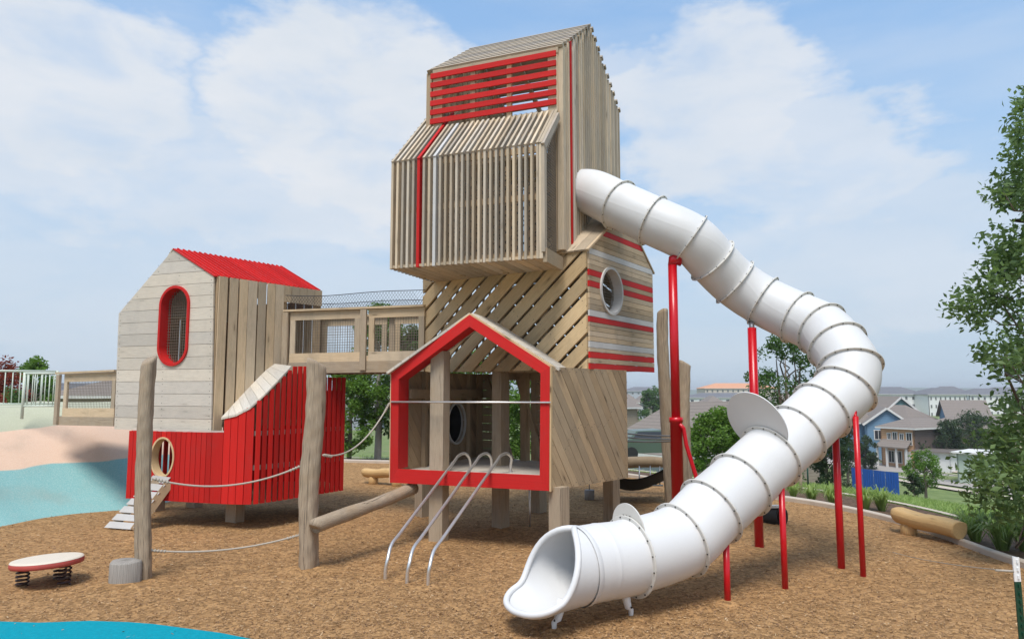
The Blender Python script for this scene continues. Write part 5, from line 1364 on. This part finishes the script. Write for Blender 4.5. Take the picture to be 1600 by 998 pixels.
# wood chips
rs = np.random.RandomState(3); n = 85000; az_ = rs.uniform(-40, 40, n); rr = 5.6+11*rs.uniform(0, 1, n)**1.6
lim = np.interp(az_, np.arange(-60, 61, 1.0), [float(rks(a)) for a in np.arange(-60, 61, 1.0)])-.12
X = rr*np.sin(np.radians(az_)); Y = rr*np.cos(np.radians(az_))
Hd = hill_d(X.reshape(-1, 1), Y.reshape(-1, 1)).ravel()
pe = [onz(*q) for q in ((-200, 985), (0, 970), (60, 972), (140, 969), (200, 971), (240, 974), (300, 982), (345, 988), (390, 997), (440, 1012))]
edgeY = np.interp(X, [q.x for q in pe], [q.y for q in pe], right=-9); ok = (rr < lim) & (Hd < -.03) & ((Y > edgeY) | (rs.uniform(0, 1, n) < .02)); X, Y = X[ok], Y[ok]; n = len(X)
L = rs.uniform(.010, .034, n); W = rs.uniform(.0025, .0065, n); a = rs.uniform(0, 2*math.pi, n); ti = rs.normal(0, .25, n); rl = rs.normal(0, .5, n); Zc = rs.uniform(.006, .026, n)
ux, uy, uz = np.cos(a)*np.cos(ti), np.sin(a)*np.cos(ti), np.sin(ti); wx, wy, wz = -np.sin(a)*np.cos(rl), np.cos(a)*np.cos(rl), np.sin(rl)
vs = []
for su, sw_ in ((-1, -1), (1, -.7), (1, .7), (-1, 1)): vs.append(np.stack([X+su*L/2*ux+sw_*W*wx, Y+su*L/2*uy+sw_*W*wy, Zc+su*L/2*uz+sw_*W*wz], 1))
v = np.stack(vs, 1).reshape(-1, 3)
m, t, p = mat('wood_chip'); g = t.new('ShaderNodeNewGeometry'); r1 = g.outputs['Random Per Island']
c = t.mix(r1, (.26, .145, .065), (.46, .28, .135)); c = t.mix(t.math('GREATER_THAN', t.math('FRACT', t.math('MULTIPLY', r1, 37.7)), .965), c, (.55, .39, .23)); c = t.mix(t.math('LESS_THAN', t.math('FRACT', t.math('MULTIPLY', r1, 91.3)), .12), c, (.17, .09, .045))
t.put(p.inputs['Base Color'], c); p.inputs['Roughness'].default_value = .85
M['chip'] = m; o = np_obj('wood_chips', v, np.arange(n*4), 4, m); tag(o, kind='stuff')

# ------------------------------------------------------------------ houses below the hill
HM = {}
def hm_(name, col, rough=.8, sc=2.0, siding=0.0):
    if name in HM: return HM[name]
    m, t, p = mat(name); tcn = t.new('ShaderNodeTexCoord'); o = tcn.outputs['Object']; n = t.noise(o, sc, 5, .6)
    c = t.mix(n, tuple(x*.86 for x in col), tuple(min(1, x*1.12) for x in col))
    if siding:
        s3 = t.new('ShaderNodeSeparateXYZ'); t.l.new(o, s3.inputs[0]); fr_ = t.math('FRACT', t.math('DIVIDE', s3.outputs[2], siding)); c = t.mix(t.math('LESS_THAN', fr_, .12), c, tuple(x*.6 for x in col))
    t.put(p.inputs['Base Color'], c); p.inputs['Roughness'].default_value = rough; HM[name] = m; return m
ROOF = hm_('brown_shingle', (.225, .19, .165), .9, 3.5, .22); ROOFG = hm_('grey_shingle', (.16, .16, .175), .9, 1.5, .3)
TRIM = hm_('house_trim', (.66, .65, .62)); GLASS = simple('house_glass', (.03, .035, .045), .12, var=.1)
def house_b(label, c0, c1, depth, z0, he, hr, wall, side=None, roof=ROOF, endcol=None, kind='hip', wins=(), name='house', cat='house', over=.45, doors=(), group=None, porch=None):
    """c0,c1: left and right ends of the front wall (x,y); depth behind it; heights above z0"""
    a, b = V((c0[0], c0[1], z0)), V((c1[0], c1[1], z0)); U = (b-a).normalized(); w_ = (b-a).length; N_ = V((U.y, -U.x, 0))
    if N_.y > 0 and abs(N_.y) > .2: N_ = -N_
    th = thing(name, label, cat, (a+b)/2, group); P = lambda u, v, n=0: a+U*u+V((0, 0, v))+N_*n
    mb = MB(); mb.m = 0
    base = [P(0, 0), P(w_, 0), P(w_, 0, -depth), P(0, 0, -depth)]
    for i in range(4):
        q0_, q1_ = base[i], base[(i+1) % 4]; n_ = ((q1_-q0_).cross(V((0, 0, 1)))).normalized(); c_ = (base[0]+base[2])/2
        if n_.dot(q0_-c_) < 0: n_ = -n_
        mb.m = 1 if (i == 1 and side) else 2 if (i == 3 and endcol) else 0
        pl = [q0_-V((0, 0, 1.5)), q1_-V((0, 0, 1.5)), q1_+V((0, 0, he)), q0_+V((0, 0, he))]
        if (kind == 'gable_front' and i in (0, 2)) or (kind == 'gable_side' and i in (1, 3)): pl.insert(3, (q0_+q1_)/2+V((0, 0, hr)))
        mb.prism(pl, -n_*.15, q1_-q0_)
    mb.build('wall', [wall, side or wall, endcol or wall], th)
    mb = MB(); o = over; r0 = [P(-o, he, o), P(w_+o, he, o), P(w_+o, he, -depth-o), P(-o, he, -depth-o)]
    for q in r0: q.z -= .12
    if kind == 'hip':
        if w_ >= depth: k0, k1 = P(depth/2, hr, -depth/2), P(w_-depth/2, hr, -depth/2)
        else: k0, k1 = P(w_/2, hr, -w_/2), P(w_/2, hr, -depth+w_/2)
        if w_ >= depth: fc = [[r0[0], r0[1], k1, k0], [r0[1], r0[2], k1], [r0[2], r0[3], k0, k1], [r0[3], r0[0], k0]]
        else: fc = [[r0[0], r0[1], k0], [r0[1], r0[2], k1, k0], [r0[2], r0[3], k1], [r0[3], r0[0], k0, k1]]
    elif kind == 'gable_front': k0, k1 = P(w_/2, hr+.05, o), P(w_/2, hr+.05, -depth-o); fc = [[r0[1], r0[2], k1, k0], [r0[3], r0[0], k0, k1]]
    elif kind == 'gable_side': k0, k1 = P(-o, hr+.05, -depth/2), P(w_+o, hr+.05, -depth/2); fc = [[r0[0], r0[1], k1, k0], [r0[2], r0[3], k0, k1]]
    else: fc = [[P(-o, he, o), P(w_+o, he, o), P(w_+o, he, -depth-o), P(-o, he, -depth-o)]]
    for f in fc: mb.prism(f, V((0, 0, .14)))
    rf = mb.build('roof', roof, th)
    mb = MB()
    if kind == 'gable_front':
        for q in (r0[0], r0[1]): mb.beam(q+V((0, 0, -.02)), k0+V((0, 0, -.02)), .06, .28)
    if kind in ('hip', 'gable_side'): mb.beam(r0[0]+V((0, 0, 0)), r0[1], .08, .2); mb.beam(r0[1], r0[2], .08, .2)
    if mb.v: mb.build('fascia', TRIM, rf)
    for (face, u, v, ww, hh) in wins:
        if face == 0: f = Face(a, U, out=N_)
        else: f = Face(P(w_, 0), -N_, out=U)
        mb = MB()
        for du, dv, lw_, lh in ((0, hh/2, ww+.16, .1), (0, -hh/2, ww+.16, .1), (-ww/2, 0, .1, hh), (ww/2, 0, .1, hh), (0, 0, .05, hh)): mb.board(f.p(u+du, v+dv, .05), f.U, f.W, f.N, lw_, lh, .06)
        fo = mb.build('window', TRIM, th); mb = MB(); mb.board(f.p(u, v, .025), f.U, f.W, f.N, ww, hh, .04); mb.build('pane', GLASS, fo)
    for (face, u, ww, hh, col) in doors:
        f = Face(a, U, out=N_) if face == 0 else Face(P(w_, 0), -N_, out=U)
        mb = MB(); mb.board(f.p(u, hh/2, .05), f.U, f.W, f.N, ww, hh, .08)
        for k in range(3): mb.board(f.p(u, hh*(k+1)/4, .095), f.U, f.W, f.N, ww*.9, .04, .01)
        mb.build('garage_door' if ww > 2 else 'door', col, th)
    if porch:
        u0, u1, hp_, dp = porch; mb = MB(); mb.prism([P(u0, hp_+.9, 0), P(u1, hp_+.9, 0), P(u1+.3, hp_, dp), P(u0-.3, hp_, dp)], V((0, 0, .14))); mb.build('porch_roof', roof, th)
        for k in range(4): mb = MB(); mb.beam(P(u0+(u1-u0)*k/3, -1, dp-.3), P(u0+(u1-u0)*k/3, hp_, dp-.3), .2, .2, up=U); mb.build('porch_post', TRIM, th)
    return th
def XY(px, d): p = at(px, 640, d); return (p.x, p.y)
BLUE = hm_('blue_siding', (.15, .27, .40), siding=.25); PEACH = hm_('peach_siding', (.62, .36, .20), siding=.25); BRN = hm_('brown_siding', (.13, .095, .08), siding=.25); CREAM = hm_('cream_siding', (.58, .50, .36), siding=.25)
GREY = hm_('grey_siding', (.34, .36, .40), siding=.25); WHITE = hm_('white_render', (.76, .75, .74)); OLIVE = hm_('olive_siding', (.36, .38, .18), siding=.25); TAN = hm_('tan_siding', (.36, .29, .22), siding=.25); MINT = hm_('pale_green_render', (.38, .46, .38))
zf = -7.6
house_b('two storey peach house with a brown side wall facing the street', XY(1374, 94), XY(1426, 90), 9, zf, 5.1, 6.1, PEACH, BRN, wins=((0, 1.2, 3.9, .5, .8), (0, 2.0, 3.7, .6, 1.5), (0, 2.9, 3.9, .5, .8), (0, 3.9, 3.7, .0+.7, 1.5), (0, 1.4, 1.3, .8, 1.5), (0, 2.4, 1.3, .8, 1.5)), doors=((0, 3.6, .9, 2.1, TRIM),), porch=(.3, 4.2, 2.5, 1.6))
house_b('white garage block under the brown side wall', XY(1428, 89), XY(1480, 86), 5, zf, 2.3, 2.9, WHITE, None, kind='flat', doors=((0, 1.4, 2.4, 2.0, TRIM),), name='garage', cat='garage')
house_b('blue gabled house left of the peach house', XY(1352, 101), XY(1419, 99), 9, zf, 5.1, 7.3, BLUE, BLUE, kind='gable_front', wins=((0, 1.5, 3.6, 1, 1.3),))
house_b('low brown roofed blue wing at the left of the blue gable', XY(1325, 104), XY(1362, 104), 9, zf, 5.2, 7.6, BLUE, BLUE)
house_b('blue green gabled house behind the blue one', XY(1384, 114), XY(1430, 114), 11, zf, 6.5, 8.7, hm_('teal_siding', (.14, .27, .27), siding=.25), BLUE, kind='gable_front')
house_b('wide brown roofed house behind the peach house', XY(1418, 108), XY(1462, 110), 10, zf, 5.2, 7.4, TAN, TAN)
house_b('cream house with a blue gable end', XY(1481, 104), XY(1545, 102), 8, zf, 5.9, 8.2, CREAM, CREAM, kind='gable_side', endcol=BLUE, wins=((0, 3, 4, 1, 1.3), (0, 6, 4, 1, 1.3)))
house_b('cream house further right behind the dark trees', XY(1540, 92), XY(1610, 100), 9, zf, 4.8, 6.6, CREAM, TAN)
house_b('low pale green building on the street behind the oak', XY(1490, 76), XY(1534, 74), 5, zf, 3.2, 3.4, MINT, MINT, kind='flat', roof=TRIM, name='shed', cat='shed')
house_b('large brown roofed house just right of the tower', XY(938, 52), XY(1058, 46), 16, -5.3, 3.3, 6.55, GREY, TAN, wins=((0, 2.0, 1.6, 1.2, 1.1),), doors=((0, 3.9, 2.6, 2.1, TRIM),))
house_b('small grey gabled house at the far left of the big roof', XY(930, 84), XY(996, 88), 9, -6.0, 6.2, 8.2, TAN, TAN, kind='gable_side')
house_b('long brown roofed house seen left of the round plate', XY(1078, 76), XY(1130, 74), 11, -6.6, 4.9, 7.4, TAN, TAN, wins=((0, 1.5, 3, 1, 1.2),))
house_b('olive green house beside the round grey plate', XY(1112, 68), XY(1150, 68), 6, -6.2, 5.4, 6.6, OLIVE, OLIVE, kind='flat', wins=((0, 1.2, 4.3, .7, .9),))
house_b('grey roofed cream house below the olive one', XY(1078, 50), XY(1112, 52), 8, -5.2, 2.6, 4.0, CREAM, CREAM)
house_b('brown roofed house between slide and airy tree', XY(1160, 82), XY(1250, 80), 10, -6.8, 5.0, 7.6, TAN, TAN, wins=((0, 2, 3.4, 1, 1.2), (0, 5, 3.4, 1, 1.2)))
# distant buildings
def block(label, px0, px1, d, top, base=-7.6, wall=WHITE, roof=ROOFG, nwin=10, rows_=3, kind='hip', dep=18, cat='building', hrk=2.5, d2=None, name='apartment_building'):
    zt_ = zat((px0+px1)/2, top, d); he = zt_-hrk-base; a, b = XY(px0, d), XY(px1, d2 or d); w_ = math.dist(a, b); wins = []
    for r_ in range(rows_):
        for k in range(nwin): wins.append((0, w_*(k+.5)/nwin, he-1.6-r_*3.1, w_/nwin*.34, 1.3))
    return house_b(label, a, b, dep, base, he, he+hrk if kind == 'hip' else he, wall, None, roof, kind=kind, wins=wins, name=name, cat=cat, over=.6)
block('white apartment block nearest the slide bend on the horizon', 1358, 1444, 290, 606, nwin=8)
block('white apartment block in the middle of the horizon row', 1452, 1512, 280, 606, nwin=8)
block('white apartment block at the right end of the horizon row', 1516, 1640, 300, 607, nwin=13)
block('dark roofed building behind the white blocks, nearest the slide', 1350, 1450, 380, 604.5, nwin=6, rows_=1, wall=hm_('far_grey', (.40, .40, .41)), hrk=4)
block('dark roofed building behind the middle white blocks', 1462, 1532, 400, 603.5, nwin=5, rows_=1, wall=hm_('far_grey', (.4, .4, .4)), hrk=5)
block('dark roofed building behind the oak tree far off', 1545, 1660, 390, 605, nwin=5, rows_=1, wall=hm_('far_grey', (.4, .4, .4)), hrk=4)
block('big terraced cream building with an orange roof band', 1102, 1215, 420, 598.5, nwin=14, rows_=3, wall=hm_('far_cream', (.58, .50, .42)), roof=hm_('orange_roof', (.62, .30, .16)), kind='hip', hrk=3, name='terraced_building')
block('low grey white building in front of the terraced one', 1075, 1200, 330, 614, nwin=9, rows_=1, wall=WHITE, roof=ROOFG, hrk=2, name='long_building')
block('grey distant building with a small roof turret', 975, 1040, 520, 604.5, nwin=7, rows_=2, wall=hm_('far_blue_grey', (.40, .42, .46)), hrk=3, name='distant_building')
rr_ = random.Random(31)
lab_c = ['pale', 'grey', 'tan', 'cream']; k_ = 0
for px, d, top, wd in ((985, 230, 616, 26), (1008, 250, 618, 24), (1030, 200, 622, 22), (1062, 210, 617, 34), (1120, 200, 619, 36), (1330, 190, 616, 60), (1240, 220, 614, 60), (1300, 160, 620, 44), (1190, 150, 624, 40), (560, 180, 618, 60), (640, 200, 616, 60)):
    w0 = [TAN, GREY, CREAM, WHITE][k_ % 4]
    block('small distant %s house, number of roofs from the left %s' % (lab_c[k_ % 4], 'x') if False else ['pale house far beyond the big roof, leftmost', 'grey house far beyond the big roof, middle', 'cream house just left of the tall log post, far off', 'white gabled house behind the tall log posts', 'tan roofed house far off under the terraced building', 'grey house far off right of the slide bend', 'cream house far off behind the airy tree', 'white house far off between slide and airy tree', 'tan house far off behind the round plate', 'grey house hidden behind the bright tree', 'cream house hidden behind the red frame'][k_], px-wd/2, px+wd/2, d, top, nwin=3, rows_=1, wall=w0, roof=ROOF, hrk=2.6, dep=11, name='house', cat='house'); k_ += 1
# behind the hill at the left
block('grey weathered building seen through the entry bridge mesh', 88, 196, 48, 594, base=-3, nwin=6, rows_=1, wall=TAN, roof=ROOF, hrk=1.0, dep=10, name='house', cat='house')
block('pale long building behind the pale gate', 20, 90, 60, 600, base=-3, nwin=5, rows_=1, wall=GREY, roof=ROOFG, hrk=1.2, dep=10, name='house', cat='house')
block('white building far behind the playhouse', 190, 420, 90, 604, base=-4, nwin=9, rows_=2, wall=WHITE, roof=ROOFG, hrk=1.5, dep=12)
# blue panels beside the street
bp = thing('panel_fence', 'run of bright blue site panels on the grass before the street', 'fence', (XY(1365, 52)[0], XY(1365, 52)[1], tz(*XY(1365, 52))))
MBL = simple('bright_blue_panel', (.015, .11, .46), .55, var=.15, scale=1.5)
pp = [(1326, 56), (1343, 54.5), (1360, 53), (1378, 51.5), (1399, 50)]
for k in range(4):
    a, b = XY(*pp[k]), XY(*pp[k+1]); za, zb_ = zat(pp[k][0], 763, pp[k][1]), zat(pp[k+1][0], 766, pp[k+1][1]); ta, tb_ = zat(pp[k][0], 730+k*2, pp[k][1]), zat(pp[k+1][0], 732+k*2, pp[k+1][1])
    A_, B_ = V((a[0], a[1], za-.4)), V((b[0], b[1], zb_-.4)); d = (B_-A_).normalized()*.04
    mb = MB(); mb.prism([A_+d, B_-d, V((b[0], b[1], tb_))-d, V((a[0], a[1], ta))+d], V((0, .06, 0)))
    for q in range(5): c = A_.lerp(B_, (q+.5)/5); mb.beam(V((c.x, c.y-.03, za-.2)), V((c.x, c.y-.03, ta-.05)), .06, .03, up=(0, 1, 0))
    mb.build('panel', MBL, bp)
# parked car by the big roofed house
def car(label, x, y, z, rot, col):
    th = thing('parked_car', label, 'car', (x, y, z)); m = simple('car_paint_'+label.split()[0], col, .3, .2, var=.03); Rm = Matrix.Rotation(rot, 3, 'Z'); O = V((x, y, z)); T = lambda a, b, c: O+Rm @ V((a, b, c))
    prof = [(-2.2, .35), (-2.25, .75), (-2.1, .95), (-1.5, 1.0), (-1.0, 1.42), (.4, 1.46), (1.1, 1.02), (1.95, .88), (2.2, .65), (2.2, .35)]
    mb = MB(); P = [[T(px, s_*.88*(1 if pz < 1.05 else .82), pz) for px, pz in prof+[prof[0]]] for s_ in (-1, -.6, .6, 1)]; mb.grid(P, smooth=False)
    for s_ in (-1, 1): mb.prism([T(px, s_*.88*(1 if pz < 1.05 else .82), pz) for px, pz in prof], Rm @ V((0, -s_*.02, 0)))
    mb.build('body', m, th)
    for s_ in (-1, 1): mb = MB(); mb.prism([T(-1.3, s_*.85, 1.03), T(.95, s_*.85, 1.03), T(.35, s_*.75, 1.38), T(-.95, s_*.75, 1.38)], Rm @ V((0, s_*.02, 0))); mb.build('side_glass', GLASS, th)
    for wx in (-1.35, 1.35):
        for s_ in (-1, 1): mb = MB(); mb.tube([T(wx, s_*.78, .33), T(wx, s_*.92, .33)], .33, 16); mb.build('wheel', M['rubberblack'], th)
    return th
c_ = XY(1016, 36); car('green grey car parked behind the tower and thick red pole', c_[0], c_[1], zat(1016, 716, 36), R(10), (.10, .14, .11))
# slim stakes by the slope trees
for px, d, y0, y1, mm, lab in ((1252, 16.8, 722, 785, 'post', 'grey wooden tree stake on the grass left of the dark trees'), (1264, 17.2, 716, 788, 'greenpost', 'thin green metal stake right of the grey wooden one')):
    a = at(px, y1, d); b = at(px, y0, d); mb = MB(); mb.tube([V((a.x, a.y, tz(a.x, a.y)-.1)), V((a.x, a.y, b.z))], .045 if mm == 'post' else .02, 8); tag(mb.build('stake', M[mm], loc=(a.x, a.y, 0)), lab, 'stake')
# far hills
mb = MB(); P = []
for k in range(121):
    a = R(-60+k); P.append([(math.sin(a)*r_, math.cos(a)*r_, z) for r_, z in ((1500, -9), (1900, 4+3*math.sin(k*.37)+2*math.sin(k*.83)), (2600, 8+4*math.sin(k*.21+2)), (3200, -9))])
mb.grid(P); tag(mb.build('hills', hm_('far_hill_scrub', (.13, .17, .13), .95, .01)), kind='structure')

# the air between here and the horizon
me = bpy.data.meshes.new('haze'); hb_ = bmesh.new(); bmesh.ops.create_cube(hb_, size=1.0); hb_.to_mesh(me); hb_.free()
hz_o = bpy.data.objects.new('haze', me); C.objects.link(hz_o); hz_o.scale = (11000, 11000, 34); hz_o.location = (0, 0, 34/2-10.5); tag(hz_o, kind='stuff')
hmat = bpy.data.materials.new('pale_air'); hmat.use_nodes = True; nt = NT(hmat.node_tree); nt.n.clear()
ho_ = nt.new('ShaderNodeOutputMaterial'); pv = nt.new('ShaderNodeVolumePrincipled'); pv.inputs['Color'].default_value = (.95, .975, 1, 1); pv.inputs['Density'].default_value = .0004; pv.inputs['Anisotropy'].default_value = .2
nt.l.new(pv.outputs[0], ho_.inputs['Volume']); me.materials.append(hmat)
